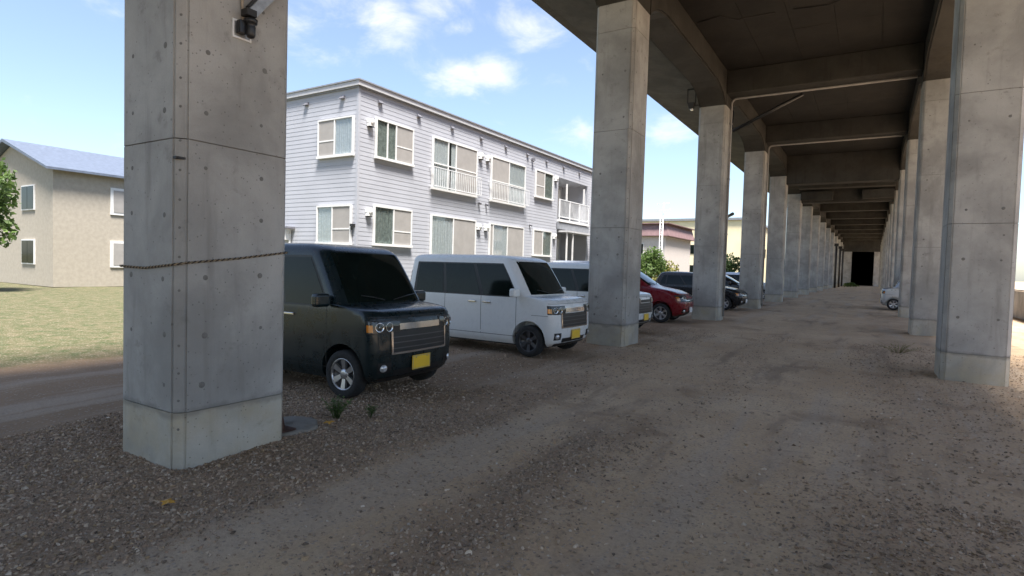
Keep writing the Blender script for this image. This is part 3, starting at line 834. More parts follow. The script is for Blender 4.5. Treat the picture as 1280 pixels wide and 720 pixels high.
window('B', -14.71, -13.19, 2.08, 3.25, [(0, .46, 'curtain'), (.46, 1, 'screen')], bar=[(.46, 1, .38)])
window('A', 12.82, 14.51, 4.75, 5.94, [(0, .28, 'drape'), (.28, .52, 'drape'), (.52, 1, 'screen')], bar=[(.52, 1, .42)])
window('A', 12.80, 14.51, 2.10, 3.30, [(0, .5, 'drape'), (.5, 1, 'screen')], bar=[(.5, 1, .38)])
window('A', 15.50, 18.12, 4.16, 5.93, [(0, .32, 'curtain'), (.32, .5, 'half'), (.5, 1, 'screen')], rail=True, bar=[(0, .32, .5), (.32, .5, .5), (.5, 1, .5)])
window('A', 15.49, 18.14, 1.55, 3.27, [(0, .47, 'curtain'), (.47, 1, 'screen')])
window('A', 19.10, 21.74, 4.14, 5.90, [(0, .5, 'screen'), (.5, 1, 'curtain')], rail=True, bar=[(0, .5, .46), (.5, 1, .46)])
window('A', 19.08, 21.73, 1.55, 3.25, [(0, .08, 'screen'), (.08, .5, 'curtain'), (.5, 1, 'screen')])
window('A', 22.65, 24.30, 4.72, 5.93, [(0, .5, 'screen'), (.5, 1, 'drape')], bar=[(0, .5, .42)])
window('A', 22.58, 24.30, 2.08, 3.25, [(0, .5, 'screen'), (.5, 1, 'drape')])
# balcony in the recess
def rel(mb): me_shift(mb, (-BX, -BY, 0)); return mb
bal = rel(MB().box((BX - 1.48, RB0 + .002, 3.785), (BX + .16, RB1 - .002, 3.90))).build('balcony', M['trim'], apt)
rel(MB().box((BX - .02, RB0 - .05, 3.43), (BX + .12, RB1 + .05, 3.74))).build('balcony_fascia', M['eave_dark'], bal)
m = MB()
for zz in (4.0, 4.83): m.box((BX + .10, RB0 - .03, zz), (BX + .135, RB1 + .03, zz + .04))
n = 26
for i in range(n + 1):
    y = RB0 - .02 + (RB1 - RB0 + .04) * i / n; m.box((BX + .11, y - .009, 4.04), (BX + .127, y + .009, 4.83))
for y in (RB0 + .02, RB0 + 1.15, RB0 + 2.25, RB1 - .02): m.box((BX + .09, y - .02, 3.90), (BX + .145, y + .02, 4.86))
rel(m).build('balcony_railing', M['rail'], bal)
for y, nm in ((RB0 + .95, 'post'), (RB1 - .45, 'post')):
    rel(MB().box((BX - .02, y - .03, 4.872), (BX + .05, y + .03, 5.70))).build('washing_pole_post', M['trim'], bal)
for zt, zb, pn in ((5.75, 3.92, .45), (3.1, .55, .3)):
    d = rel(MB().box((BX - 1.498, RB0 + .3, zb), (BX - 1.45, RB1 - .3, zt))).build('patio_window', M['trim'], apt)
    for a, b in ((.36, 1.33), (1.43, 2.42)):
        rel(MB().box((BX - 1.449, RB0 + a, zb + .08), (BX - 1.44, RB0 + b, zt - .08))).build('pane', M['car_glass'], d)
rel(MB().box((BX - .02, RB0 + .1, 3.28), (BX + .55, RB1 + .1, 3.36))).build('porch_roof', M['eave'], apt)
for y in (RB0 + .25, RB0 + .9, RB1 - .1):
    rel(MB().box((BX + .42, y - .03, .0), (BX + .48, y + .03, 3.279))).build('porch_post', M['trim'], apt)
# little eave vents, pipe hoods
_vm = MB().prism([(0, .05), (.09, -.04), (.09, -.055), (0, -.055)], 1, -.085, .085).mesh('eave_vent'); _vm.materials.append(M['vent'])
for y in (13.01, 14.79, 16.6, 18.41, 20.18, 21.94, 23.69, 25.45, 27.24):
    o = link('eave_vent', _vm, None, apt); o.location = (.012, y - BY, 6.47)
for x in (-13.69, -15.32, -16.95, -18.6, -20.2):
    o = link('eave_vent', _vm, None, apt); o.location = (x - BX, -.012, 6.47); o.rotation_euler = (0, 0, -math.pi / 2)
hb = MB().lathe([(0, .15), (.07, .145), (.105, .11), (.11, .05), (.115, 0)], 20, Matrix.Rotation(math.pi / 2, 4, 'Y'))
hb.box((0, -.10, -.13), (.12, .10, -.03)); _hm = hb.mesh('vent_hood'); _hm.materials.append(M['white_pl'])
_sm = MB().lathe([(0, .02), (.05, .02), (.055, 0)], 14, Matrix.Translation((0, 0, -.115)) @ Matrix.Rotation(math.pi / 2, 4, 'Y')).mesh('vent_mouth'); _sm.materials.append(M['vent'])
_vmouth = MB().box((.005, -.085, -.155), (.11, .085, -.131)).mesh('vent_mouth'); _vmouth.materials.append(M['black'])
for y, z in ((12.60, 5.76), (12.60, 3.08), (18.38, 5.77), (18.87, 5.77), (24.63, 5.80), (18.36, 3.06), (18.87, 3.06), (24.62, 3.06)):
    o = link('vent_hood', _hm, None, apt); o.location = (.014, y - BY, z)
    q = link('vent_mouth', _vmouth, None, o)
_dm = MB().tube([(0, 0, 0), (.07, 0, -.01), (.10, 0, -.05)], .045, 10).mesh('outlet'); _dm.materials.append(M['vent'])
for y, z in ((18.37, 3.97), (18.85, 3.97), (22.32, 3.42)):
    o = link('outlet', _dm, None, apt); o.location = (.012, y - BY, z)
o = rel(MB().box((BX - .01, 22.30, 6.28), (BX + .16, 22.42, 6.36)).tube([(BX + .05, 22.36, 6.3), (BX + .14, 22.30, 6.2)], .03, 8)).build('wall_bracket', M['vent'], apt)
o = rel(MB().box((-13.17, BY - .14, 2.60), (-13.06, BY - .01, 2.68)).tube([(-13.12, BY - .1, 2.62), (-13.12, BY - .1, 2.5)], .02, 6)).build('wall_bracket', M['black'], apt)
rel(MB().box((-16.4, BY - .32, 2.56), (-15.80, BY - .02, 2.62))).build('flue_cap', M['vent'], apt)
rel(MB().box((-16.34, BY - .28, 2.2), (-15.98, BY - .02, 2.559))).build('flue_box', M['white_pl'], apt)
rel(MB().tube([(BX + .07, BY1 - .12, .4), (BX + .07, BY1 - .12, 6.68)], .04, 10)).build('downpipe', M['trim'], apt)
rel(MB().tube([(-16.0, BY - .07, .4), (-16.0, BY - .07, 2.2)], .035, 10)).build('downpipe', M['trim'], apt)

# ------------------------------------------------------------------ cars
PROF = {
    # z, rear x, front x, half width (nose at x = 0)
    'kei': [(.20, -3.30, -.14, .66), (.27, -3.36, -.05, .71), (.38, -3.39, -.01, .728), (.55, -3.40, .0, .735), (.72, -3.40, -.008, .7375), (.88, -3.39, -.02, .7375), (.96, -3.39, -.045, .736), (1.005, -3.385, -.085, .734), (1.03, -3.38, -.18, .732), (1.05, -3.38, -.36, .730), (1.065, -3.375, -.50, .728), (1.2, -3.365, -.585, .716), (1.4, -3.345, -.705, .698), (1.58, -3.32, -.82, .680), (1.66, -3.31, -.88, .670), (1.705, -3.29, -.94, .655), (1.74, -3.26, -1.02, .63), (1.763, -3.2, -1.14, .58), (1.780, -3.05, -1.40, .44), (1.788, -2.8, -1.8, .2)],
    'hatch': [(.20, -3.55, -.22, .68), (.28, -3.64, -.08, .76), (.42, -3.68, -.01, .80), (.58, -3.69, .0, .815), (.72, -3.70, -.05, .82), (.82, -3.70, -.16, .82), (.90, -3.70, -.36, .815), (.96, -3.69, -.66, .808), (1.0, -3.68, -.92, .80), (1.03, -3.675, -1.04, .795), (1.15, -3.64, -1.24, .775), (1.3, -3.58, -1.48, .735), (1.42, -3.52, -1.68, .695), (1.50, -3.46, -1.82, .66), (1.545, -3.38, -1.98, .61), (1.57, -3.25, -2.2, .5), (1.585, -3.05, -2.45, .3), (1.59, -2.9, -2.6, .1)],
}
def loft_car(prof, hs=1.0, ws=1.0, ls=1.0):
    pz = np.array([p[0] for p in prof]) * hs; xr = np.array([p[1] for p in prof]) * ls; xf = np.array([p[2] for p in prof]) * ls; w = np.array([p[3] for p in prof]) * ws
    def level(z):
        return float(np.interp(z, pz, xr)), float(np.interp(z, pz, xf)), float(np.interp(z, pz, w))
    NF, NC, NS, NR = 7, 7, 26, 5
    def half(z):
        a, b, ww = level(z)
        rf = min(.19 if prof is PROF['kei'] else .26, ww * .6, (b - a) * .3); rr = min(.14, ww * .5, (b - a) * .3); bul = (.05 if prof is PROF['kei'] else .07) * ww / .73
        P = []
        yf = ww - rf
        for i in range(NF): 
            y = yf * i / NF; P.append((b - bul * (y / ww) ** 2, y))
        xf_e = b - bul * (yf / ww) ** 2
        for i in range(NC):
            t = math.pi / 2 * i / NC; P.append((xf_e - rf + rf * math.cos(t), yf + rf * math.sin(t)))
        for i in range(NS): P.append((xf_e - rf + (a + rr - xf_e + rf) * i / NS, ww))
        for i in range(NC):
            t = math.pi / 2 * i / NC; P.append((a + rr - rr * math.sin(t), ww - rr + rr * math.cos(t)))
        for i in range(NR + 1): P.append((a, (ww - rr) * (1 - i / NR)))
        return P
    def at(z, k):     # k signed fractional index on the outline; negative = -y side
        P = half(z); s = -1 if k < 0 else 1; k = abs(k); i = min(int(k), len(P) - 2); f = k - i
        return Vector((P[i][0] * (1 - f) + P[i + 1][0] * f, s * (P[i][1] * (1 - f) + P[i + 1][1] * f), z))
    def side(x, z, s):
        P = half(z)
        xs = [p[0] for p in P][::-1]; ys = [p[1] for p in P][::-1]
        lo = P[NF + NC + NS + NC // 2][0]
        return Vector((x, s * float(np.interp(x, xs[NR:], ys[NR:])), z))
    return pz, level, half, at, side

def patch(fn, u, v, off):
    """grid of surface points pushed out along the surface normal"""
    P = [[fn(a, b) for a in u] for b in v]
    Q = []
    for i in range(len(v)):
        row = []
        for j in range(len(u)):
            du = P[i][min(j + 1, len(u) - 1)] - P[i][max(j - 1, 0)]; dv = P[min(i + 1, len(v) - 1)][j] - P[max(i - 1, 0)][j]
            n = du.cross(dv)
            if n.length < 1e-9: n = Vector((1, 0, 0))
            n.normalize(); c = Vector((-1.6, 0, .7))
            if n.dot(P[i][j] - c) < 0: n = -n
            row.append(P[i][j] + n * off)
        Q.append(row)
    return Q

def wheel_at(root, x, y, r, s, rimmat):
    """s = +1 / -1: outer side"""
    Mx = Matrix.Translation((x, y, r)) @ Matrix.Rotation(-s * math.pi / 2, 4, 'X')
    wdt = .075
    w = MB().lathe([(r * .62, -wdt), (r * .9, -wdt * 1.05), (r * .985, -wdt * .8), (r, -wdt * .4), (r, wdt * .4), (r * .985, wdt * .8), (r * .93, wdt * 1.05), (r * .72, wdt * 1.08), (r * .66, wdt * .95)], 32, Mx).build('wheel', M['tyre'], root)
    MB().lathe([(r * .66, wdt * .96), (r * .64, wdt * 1.0), (r * .60, wdt * .6), (r * .58, wdt * .2), (r * .15, wdt * .1), (0, wdt * .1)], 32, Mx).build('rim_barrel', M['steelrim'], w)
    sp = MB()
    for k in range(6):
        Rk = Mx @ Matrix.Rotation(k * math.pi / 3, 4, 'Z')
        sp.add([Rk @ Vector(p) for p in ((-.022, .03, wdt * .62), (.022, .03, wdt * .62), (.034, r * .62, wdt * .86), (-.034, r * .62, wdt * .86), (-.022, .03, wdt * .2), (.022, .03, wdt * .2), (.034, r * .62, wdt * .4), (-.034, r * .62, wdt * .4))],
               [(0, 1, 2, 3), (7, 6, 5, 4), (0, 4, 5, 1), (1, 5, 6, 2), (2, 6, 7, 3), (3, 7, 4, 0)])
    sp.lathe([(r * .23, wdt * .2), (r * .22, wdt * .66), (r * .1, wdt * .74), (0, wdt * .74)], 16, Mx)
    sp.lathe([(r * .60, wdt * .7), (r * .615, wdt * .93), (r * .66, wdt * 1.0), (r * .67, wdt * .93)], 32, Mx)
    sp.build('rim', rimmat, w)

def car(label, cat, nose, yc, rz, kind, body, hs=1., ws=1., ls=1., rims='rim', plate='plate', group='cars parked nose out beside the viaduct', grille='chrome', name='parked_car'):
    root = empty(name, (nose, yc, 0), rz, label, cat, group)
    prof = PROF[kind]
    pz, level, half, at, side = loft_car(prof, hs, ws, ls)
    zz = [float(pz[0])]
    for a, b in zip(pz[:-1], pz[1:]):
        n = max(1, int((b - a) / .04))
        for i in range(1, n + 1): zz.append(float(a + (b - a) * i / n))
    mb = MB(); rings = []
    for z in zz:
        h = half(z); P = [(x, y, z) for x, y in h] + [(x, -y, z) for x, y in reversed(h[1:-1])]; rings.append(P)
    n = len(rings[0]); vs = [p for r in rings for p in r]
    fs = [(i * n + k, i * n + (k + 1) % n, (i + 1) * n + (k + 1) % n, (i + 1) * n + k) for i in range(len(rings) - 1) for k in range(n)]
    fs += [tuple(range(n - 1, -1, -1)), tuple((len(rings) - 1) * n + k for k in range(n))]
    mb.add(vs, fs, True)
    me = mb.mesh('body'); tmp = bpy.data.objects.new('body', me); COL.objects.link(tmp)
    wb_f = (-.54 if kind == 'kei' else -.72) * ls; wb_r = (-3.0 if kind == 'kei' else -3.12) * ls; rw = .275 if kind == 'kei' else .29
    cut = MB()
    W = level(.5)[2]
    for x in (wb_f, wb_r):
        for s in (-1, 1):
            Mx = Matrix.Translation((x, s * (W - .12), rw + .02)) @ Matrix.Rotation(math.pi / 2, 4, 'X')
            cut.lathe([(0, -.3), (rw + .055, -.3), (rw + .055, .16), (0, .16)] if s > 0 else [(0, -.16), (rw + .055, -.16), (rw + .055, .3), (0, .3)], 30, Mx)
    cm = cut.mesh('cut')
    bm = bmesh.new(); bm.from_mesh(cm); bmesh.ops.remove_doubles(bm, verts=bm.verts, dist=1e-5); bmesh.ops.recalc_face_normals(bm, faces=bm.faces); bm.to_mesh(cm); bm.free()
    cuto = bpy.data.objects.new('cut', cm); COL.objects.link(cuto)
    bo = tmp.modifiers.new('b', 'BOOLEAN'); bo.operation = 'DIFFERENCE'; bo.object = cuto; bo.solver = 'EXACT'
    dg = bpy.context.evaluated_depsgraph_get(); dg.update()
    nm = bpy.data.meshes.new_from_object(tmp.evaluated_get(dg))
    bpy.data.objects.remove(tmp); bpy.data.objects.remove(cuto)
    nm.name = 'body'; nm.materials.clear(); nm.materials.append(body)
    link('body', nm, None, root, sharp=38)
    for x in (wb_f, wb_r):
        for s in (-1, 1): wheel_at(root, x, s * (W - .085), rw, s, M[rims])
    # glass
    kw = 9.2
    lin = lambda a, b, n: [a + (b - a) * i / n for i in range(n + 1)]
    zb, zt = (1.085 * hs, 1.665 * hs) if kind == 'kei' else (1.055 * hs, 1.495 * hs)
    ws_fn = lambda k, z: at(z, k)
    MB().grid(patch(ws_fn, lin(-kw, kw, 24), lin(zb, zt, 8), .003)).build('windscreen', M['car_glass'], root)
    zs0, zs1 = (1.03 * hs, 1.625 * hs) if kind == 'kei' else (1.0 * hs, 1.44 * hs)
    for s in (-1, 1):
        def lead(z): return level(z)[1] - (.27 if kind == 'kei' else .36) * ls
        def tail(z): return level(z)[0] + .20
        def fnb(f, z, s=s): return side(lead(max(z, zb)) + (tail(z) - lead(max(z, zb))) * f, z, s)
        band = MB().grid(patch(fnb, lin(0, 1, 24), lin(zs0, zs1, 6), .002)).build('window_band', M['car_trim'], root)
        segs = ((.012, .30), (.335, .655), (.69, .975)) if kind == 'kei' else ((.015, .42), (.455, .83), (.86, .97))
        for fa, fb in segs:
            MB().grid(patch(fnb, lin(fa, fb, 8), lin(zs0 + .02, zs1 - .025, 6), .005)).build('side_window', M['car_glass'], root)
        # door seams and handles
        sm = MB()
        for f in (.005, .32, .67):
            fx = lambda a, z, s=s, f=f: side(fnb(f, max(z, zs0), s)[0] + a, z, s)
            sm.grid(patch(fx, [-.004, .004], lin(.34, zs0, 8), .0015))
        xa, xb = fnb(.005, zs0, s)[0], fnb(.67, zs0, s)[0]
        sm.grid(patch(lambda x, z, s=s: side(x, z, s), lin(xa, xb, 10), [.336, .344], .0015))
        sm.build('door_seam', M['car_trim'], root)
        for f in (.265, .40):
            p = fnb(f, zs0, s); h = side(p[0], zs0 - .11, s)
            MB().box((h.x - .085, h.y - .004, h.z - .014), (h.x + .085, h.y + s * .026, h.z + .014)).build('door_handle', body if kind == 'hatch' else M['chrome'], root, bevel=.006)
        # mirror
        mp = side(lead(zb) - .02, zs0 + .05, s)
        o = MB().box((-.06, -.10, -.07), (.055, .10, .08)).build('mirror', body, root, bevel=.035, seg=3); o.location = (mp.x + .05, mp.y + s * .13, mp.z + .03)
        # lights
        za, zc = (.765 * hs, .915 * hs) if kind == 'kei' else (.62 * hs, .80 * hs)
        hl = MB().grid(patch(ws_fn, lin(s * 4.6, s * 12.6, 10), lin(za, zc, 4), .004)).build('headlight', M['soft_black'], root)
        MB().grid(patch(ws_fn, lin(s * 4.7, s * 12.0, 10), lin(za + .012, zc - .012, 4), .016)).build('lens', M['clear_lens'], hl)
        for kq in (6.6, 9.2):
            q = at((za + zc) / 2, s * kq); nq = Vector((1, s * (.12 if kq < 8 else .5), 0))
            MB().lathe([(.052, .010), (.046, .012), (.038, -.01), (.02, -.004), (0, .0)], 16, Matrix.Translation(q + nq.normalized() * .004) @ nq.to_track_quat('Z', 'Y').to_matrix().to_4x4()).build('reflector', M['chrome'], hl)
        MB().grid(patch(ws_fn, lin(s * 10.9, s * 12.5, 4), lin(za + .02, zc - .05, 3), .009)).build('turn_signal', M['amber'], hl)
        MB().grid(patch(ws_fn, lin(s * 6.2, s * 9.8, 5), lin(.32, .44, 3), .004)).build('fog_recess', M['car_trim'], root)
        p = at(.38, s * 8.2); MB().lathe([(0, .02), (.035, .016), (.045, 0)], 14, Matrix.Translation(p) @ Vector((1, s * .5, 0)).to_track_quat('Z', 'Y').to_matrix().to_4x4()).build('fog_lamp', M['lamp'], root)
        # wing seam
        # rear lamp
        MB().grid(patch(ws_fn, lin(s * 43.0, s * 46.2, 4), lin(.85 * hs, 1.45 * hs if kind == 'kei' else 1.0 * hs, 5), .006)).build('tail_lamp', M['p_red'], root)
    if kind == 'kei':
        MB().grid(patch(ws_fn, lin(-4.6, 4.6, 12), lin(.80 * hs, .872 * hs, 3), .012)).build('chrome_strip', M[grille], root)
        zg0, zg1 = .53 * hs, .785 * hs
    else: zg0, zg1 = .60 * hs, .70 * hs
    g = MB().grid(patch(ws_fn, lin(-6.2, 6.2, 14), lin(zg0, zg1, 4), .004)).build('grille', M['car_trim'], root)
    for f in ((.25, .5, .75) if kind == 'kei' else (.5,)):
        z = zg0 + (zg1 - zg0) * f; h = .006 if kind == 'kei' else .014
        MB().grid(patch(ws_fn, lin(-6.0, 6.0, 14), [z - h, z + h], .012)).build('grille_bar', M['steelrim'] if kind == 'kei' else M[grille], g)
    if kind == 'kei':
        z = zg0 + .008
        fr_ = MB().grid(patch(ws_fn, lin(-6.2, 6.2, 14), [z - .012, z + .012], .013))
        for s in (-1, 1): fr_.grid(patch(ws_fn, [s * 5.95, s * 6.3], lin(zg0, zg1, 4), .013))
        fr_.build('grille_frame', M[grille], g)
        MB().grid(patch(ws_fn, lin(-12, 12, 24), [.948 * hs, .954 * hs], .002)).build('bonnet_seam', M['car_trim'], root)
        for s in (-1, 1): MB().grid(patch(ws_fn, lin(s * 12.4, s * 16.2, 6), [.735 * hs, .741 * hs], .002)).build('bumper_seam', M['car_trim'], root)
    MB().grid(patch(ws_fn, lin(-5.6, 5.6, 12), lin(.27, .345, 3), .003)).build('air_intake', M['car_trim'], root)
    MB().grid(patch(ws_fn, lin(-9, 9, 20), [.205, .262], .004)).build('bumper_lip', M['car_trim'], root)
    c = at(.46, 0)
    p = MB().box((.012, -.165, .315), (.020, .165, .48)).build('number_plate', M[plate], root, bevel=.003); p.location.x = c.x
    e_ = MB()
    for q0, q1 in (((-.158, .322), (.158, .327)), ((-.158, .468), (.158, .473)), ((-.158, .3272), (-.153, .4678)), ((.153, .3272), (.158, .4678))): e_.box((.0195, q0[0], q0[1]), (.0225, q1[0], q1[1]))
    for y in (-.10, .10): e_.lathe([(.008, 0), (.007, .004), (0, .005)], 8, Matrix.Translation((.0198, y, .455)) @ Matrix.Rotation(math.pi / 2, 4, 'Y'))
    e_.build('plate_frame', M['steel'], p)
    # bonnet seam, wipers
    zc = (1.0, 1.085) if kind == 'kei' else (.93, 1.035)
    for s in (-1, 1):
        q0 = at(zb + .02, s * 1.0); q1 = at(zb + .07, s * 7.4 if s > 0 else -5.6)
        MB().tube([q0 + Vector((.012, 0, .0)), q0.lerp(q1, .5) + Vector((.02, 0, .01)), q1 + Vector((.012, 0, .01))], .007, 5).build('wiper', M['car_trim'], root)
    x0, x1, ww = level(.30); MB().box((x0 + .3, -ww + .22, .15), (x1 - .3, ww - .22, .34)).build('underbody', M['car_trim'], root)
    return root

car('black green boxy kei wagon, closest car beside the nearest pillar', 'car', -4.52, 5.27, math.radians(1.5), 'kei', M['p_green'], hs=.995)
car('white boxy kei wagon with black windows, between black car and second pillar', 'car', -4.42, 9.30, math.radians(-1), 'kei', M['p_white'], hs=.985, rims='steelrim')
car('white kei van partly hidden behind the second left pillar', 'car', -4.72, 13.95, 0, 'kei', M['p_white'], hs=.95, rims='steelrim', grille='car_trim')
car('dark red hatchback between the second and third left pillars', 'car', -4.62, 17.75, math.radians(2), 'hatch', M['p_red'], hs=1.05, ws=.92, plate='wplate', grille='chrome')
car('grey blue wagon set back behind the red hatchback', 'car', -6.55, 20.1, 0, 'kei', M['p_grey'], hs=1.03, ws=1.08, ls=1.15, plate='wplate')
car('black hatchback between the third and fourth left pillars', 'car', -4.4, 25.6, 0, 'hatch', M['p_black'], hs=.97, plate='wplate')
car('black low car between the fourth and fifth left pillars', 'car', -4.6, 31.2, 0, 'hatch', M['p_black'], hs=.95, plate='wplate', grille='car_trim')
car('silver white car beyond the fifth left pillar', 'car', -4.7, 38.6, 0, 'hatch', M['p_silver'], hs=1.0, plate='wplate')
car('pale silver wagon parked between pillars of the right row', 'car', .38, 33.5, math.pi, 'kei', M['p_silver'], hs=1.0, ws=1.05, plate='plate', group='cars parked nose out beside the viaduct')

# ------------------------------------------------------------------ plants
def leaves(mb, c, r, n, size, seed=0, lobes=9, squash=1.):
    rr = np.random.default_rng(seed)
    L = rr.normal(size=(lobes, 3)); L /= np.linalg.norm(L, axis=1)[:, None]; L *= rr.uniform(.25, .75, (lobes, 1))
    rad = rr.uniform(.28, .5, lobes)
    for i in range(n):
        k = rr.integers(lobes); d = rr.normal(size=3); d /= np.linalg.norm(d); d *= rr.uniform(.55, 1.05)
        q = L[k] + d * rad[k]
        p = np.array(c) + q * np.array(r)
        a = rr.normal(size=3); a /= np.linalg.norm(a); b = np.cross(a, rr.normal(size=3)); b /= np.linalg.norm(b)
        s = size * rr.uniform(.6, 1.3)
        mb.add([p - a * s, p + b * s * .5, p + a * s, p - b * s * .5], [(0, 1, 2, 3)])
    return [np.array(c) + l * np.array(r) for l in L]
def tree(name, loc, r, zc, n, size, label, cat, mat, seed, group=None, trunk=.09):
    root = empty(name, loc, 0, label, cat, group)
    mb = MB(); cs = leaves(mb, (0, 0, zc), r, n, size, seed, 14)
    mb.build('crown', M[mat], root)
    t = MB().tube([(0, 0, -.1), (.03, 0, zc * .35), (0, .04, zc * .75), (0, 0, zc)], [trunk, trunk * .8, trunk * .55, trunk * .3], 8)
    for c in cs[:8]:
        h = zc * random.uniform(.35, .7); t.tube([(0, 0, h), (c[0] * .5, c[1] * .5, (h + c[2]) / 2 + .05), tuple(c)], [trunk * .4, trunk * .28, trunk * .1], 5)
    t.build('trunk', M['bark'], root)
    return root
tree('shrub', (-11.0, 33.0, 0), (1.15, 1.15, 1.35), 1.85, 3600, .085, 'bright green bushy shrub seen just right of the second pillar', 'shrub', 'leaf_mid', 1)
tree('shrub', (-9.4, 47.5, 0), (1.1, 1.1, 1.3), 1.7, 2200, .10, 'dark green shrub between the third and fourth pillars', 'shrub', 'leaf_dark', 2)
tree('shrub', (-8.3, 68.0, 0), (1.1, 1.3, 1.6), 2.2, 1800, .12, 'tall green shrub between the fifth and sixth pillars', 'shrub', 'leaf_mid', 3)
tree('shrub', (-12.3, 40.0, 0), (1.6, 1.2, .9), 1.2, 2200, .10, 'low olive shrub in front of the plum roofed house', 'shrub', 'leaf_yel', 4)
tree('tree', (-36.0, 20.0, 0), (3.0, 3.0, 2.6), 4.6, 5000, .17, 'leafy tree standing left of the nearest pillar far off', 'tree', 'leaf_dark', 5, trunk=.2)
tree('tree', (-29.0, 7.5, 0), (2.2, 2.2, 2.0), 3.4, 5000, .13, 'rounded green tree in front of the beige house', 'tree', 'leaf_mid', 6, trunk=.16)
tree('tree', (11.0, 46.0, 0), (2.6, 2.6, 2.6), 4.2, 5000, .16, 'leafy tree behind the right row of pillars', 'tree', 'leaf_dark', 8, trunk=.18)
tree('low_bush', (-2.6, 96.0, 0), (1.5, .6, .35), .35, 900, .10, 'low green bush on the ground at the far end', 'bush', 'leaf_mid', 9, trunk=.03)
def weed(loc, n, h, mat, label, seed, spread=.16):
    rr = random.Random(seed); root = empty('weed', loc, 0, label, 'weed', None); mb = MB(); st = MB()
    for i in range(n):
        a = rr.uniform(0, 6.28); d = rr.uniform(.2, 1) * spread; hh = h * rr.uniform(.5, 1)
        tip = Vector((math.cos(a) * d, math.sin(a) * d, hh))
        st.tube([(tip.x * .15, tip.y * .15, -.02), (tip.x * .5, tip.y * .5, hh * .6), tuple(tip)], [.0025, .002, .001], 4)
        for k in range(7):
            p = tip * rr.uniform(.35, 1.0); a2 = rr.uniform(0, 6.28); L = rr.uniform(.02, .045)
            dv = Vector((math.cos(a2), math.sin(a2), rr.uniform(-.2, .5))) * L; sv_ = Vector((-math.sin(a2), math.cos(a2), 0)) * L * .28
            mb.add([p, p + dv * .5 + sv_, p + dv, p + dv * .5 - sv_], [(0, 1, 2, 3)])
    mb.build('leaves', M[mat], root); st.build('stems', M[mat], root)
weed((-4.46, 3.95, .0), 46, .22, 'leaf_mid', 'green weed growing in gravel beside the round footing', 1, .17)
weed((-4.25, 4.2, .0), 16, .11, 'leaf_mid', 'tiny green weed in gravel before the black car', 2, .09)
weed((.52, 14.3, .0), 30, .22, 'leaf_yel', 'yellowish weed clump near the right row of pillars', 3, .45)
weed((-5.45, 3.25, 0), 8, .15, 'leaf_dark', 'dark weed at the back of the nearest pillar', 4, .12)
def fallen(loc, lab, s=.055, rz=0):
    pts = []
    for i in range(14):
        a = 2 * math.pi * i / 14; r = s * (1 if i % 2 == 0 else .55); pts.append((r * math.cos(a) * 1.2, r * math.sin(a), .010 + .010 * math.sin(i * 1.7)))
    mb = MB().add([(0, 0, .02)] + pts, [(0, 1 + i, 1 + (i + 1) % 14) for i in range(14)])
    o = mb.build('fallen_leaf', M['leaf_fall']); o.location = loc; o.rotation_euler = (0, 0, rz); tag(o, lab, 'leaf')
fallen((-3.66, 1.91, float(height(-3.66, 1.91)) + .028), 'yellow fallen leaf lying on the gravel in the left foreground', .045, .4)
fallen((-4.28, 3.70, float(height(-4.28, 3.7)) + .03), 'orange fallen leaf at the edge of the round footing', .05, 1.2)

# ------------------------------------------------------------------ far buildings
# plum roofed house
hx, hy = -16.0, 52.7
ho = empty('house', (hx, hy, 0), 0, 'greige house with plum mansard roof seen past the second pillar', 'house')
MB().box((-14, .35, 0), (-.35, 9, 4.75)).build('wall', M['mans_wall'], ho)
rf = MB(); b0, t0 = 4.75, 5.92
rf.add([(-14.4, 0, b0), (0, 0, b0), (0, 9.4, b0), (-14.4, 9.4, b0), (-14.1, .3, t0), (-.3, .3, t0), (-.3, 9.1, t0), (-14.1, 9.1, t0)], [(3, 2, 1, 0), (4, 5, 6, 7), (0, 1, 5, 4), (1, 2, 6, 5), (2, 3, 7, 6), (3, 0, 4, 7)])
roof = rf.build('roof', M['mans_roof'], ho)
st = MB()
for z in (4.76, 5.9): st.box((-14.44, -.04, z), (.04, 9.44, z + .07))
st.build('roof_edge', M['mans_roof'], roof)
for x in (-3.2, -7.5):
    w = MB().box((x - .8, .30, 2.9), (x + .8, .345, 4.1)).build('window', M['trim'], ho)
    MB().box((x - .74, .285, 2.96), (x - .03, .299, 4.04)).build('pane', M['car_glass'], w); MB().box((x + .03, .285, 2.96), (x + .74, .299, 4.04)).build('pane', M['car_glass'], w)
# cream building
yx, yy = -14.15, 81.0
yb = empty('cream_building', (yx, yy, 0), 0, 'long cream building with flat dark roof edge behind the pillars', 'building')
MB().box((-34, 0, 0), (0, 22, 8.55)).build('wall', M['yellow_wall'], yb)
MB().box((-34.3, -.3, 8.551), (.3, 22.3, 8.86)).build('roof', M['eave_dark'], yb)
for x in (-31, -27, -23, -19.0, -15, -11.6, -7.4, -4.2):
    for z in (1.2, 4.0 if x != -11.6 else 5.2):
        w = MB().box((x - .65, -.06, z), (x + .65, -.002, z + 1.25)).build('window', M['dark_steel'], yb)
        MB().box((x - .6, -.075, z + .06), (x - .02, -.061, z + 1.19)).build('pane', M['car_glass'], w); MB().box((x + .02, -.075, z + .06), (x + .6, -.061, z + 1.19)).build('pane', M['car_glass'], w)
for y in (3, 9, 15):
    w = MB().box((.002, y - .7, 4), (.06, y + .7, 5.3)).build('window', M['dark_steel'], yb); MB().box((.061, y - .62, 4.08), (.07, y + .62, 5.2)).build('pane', M['car_glass'], w)
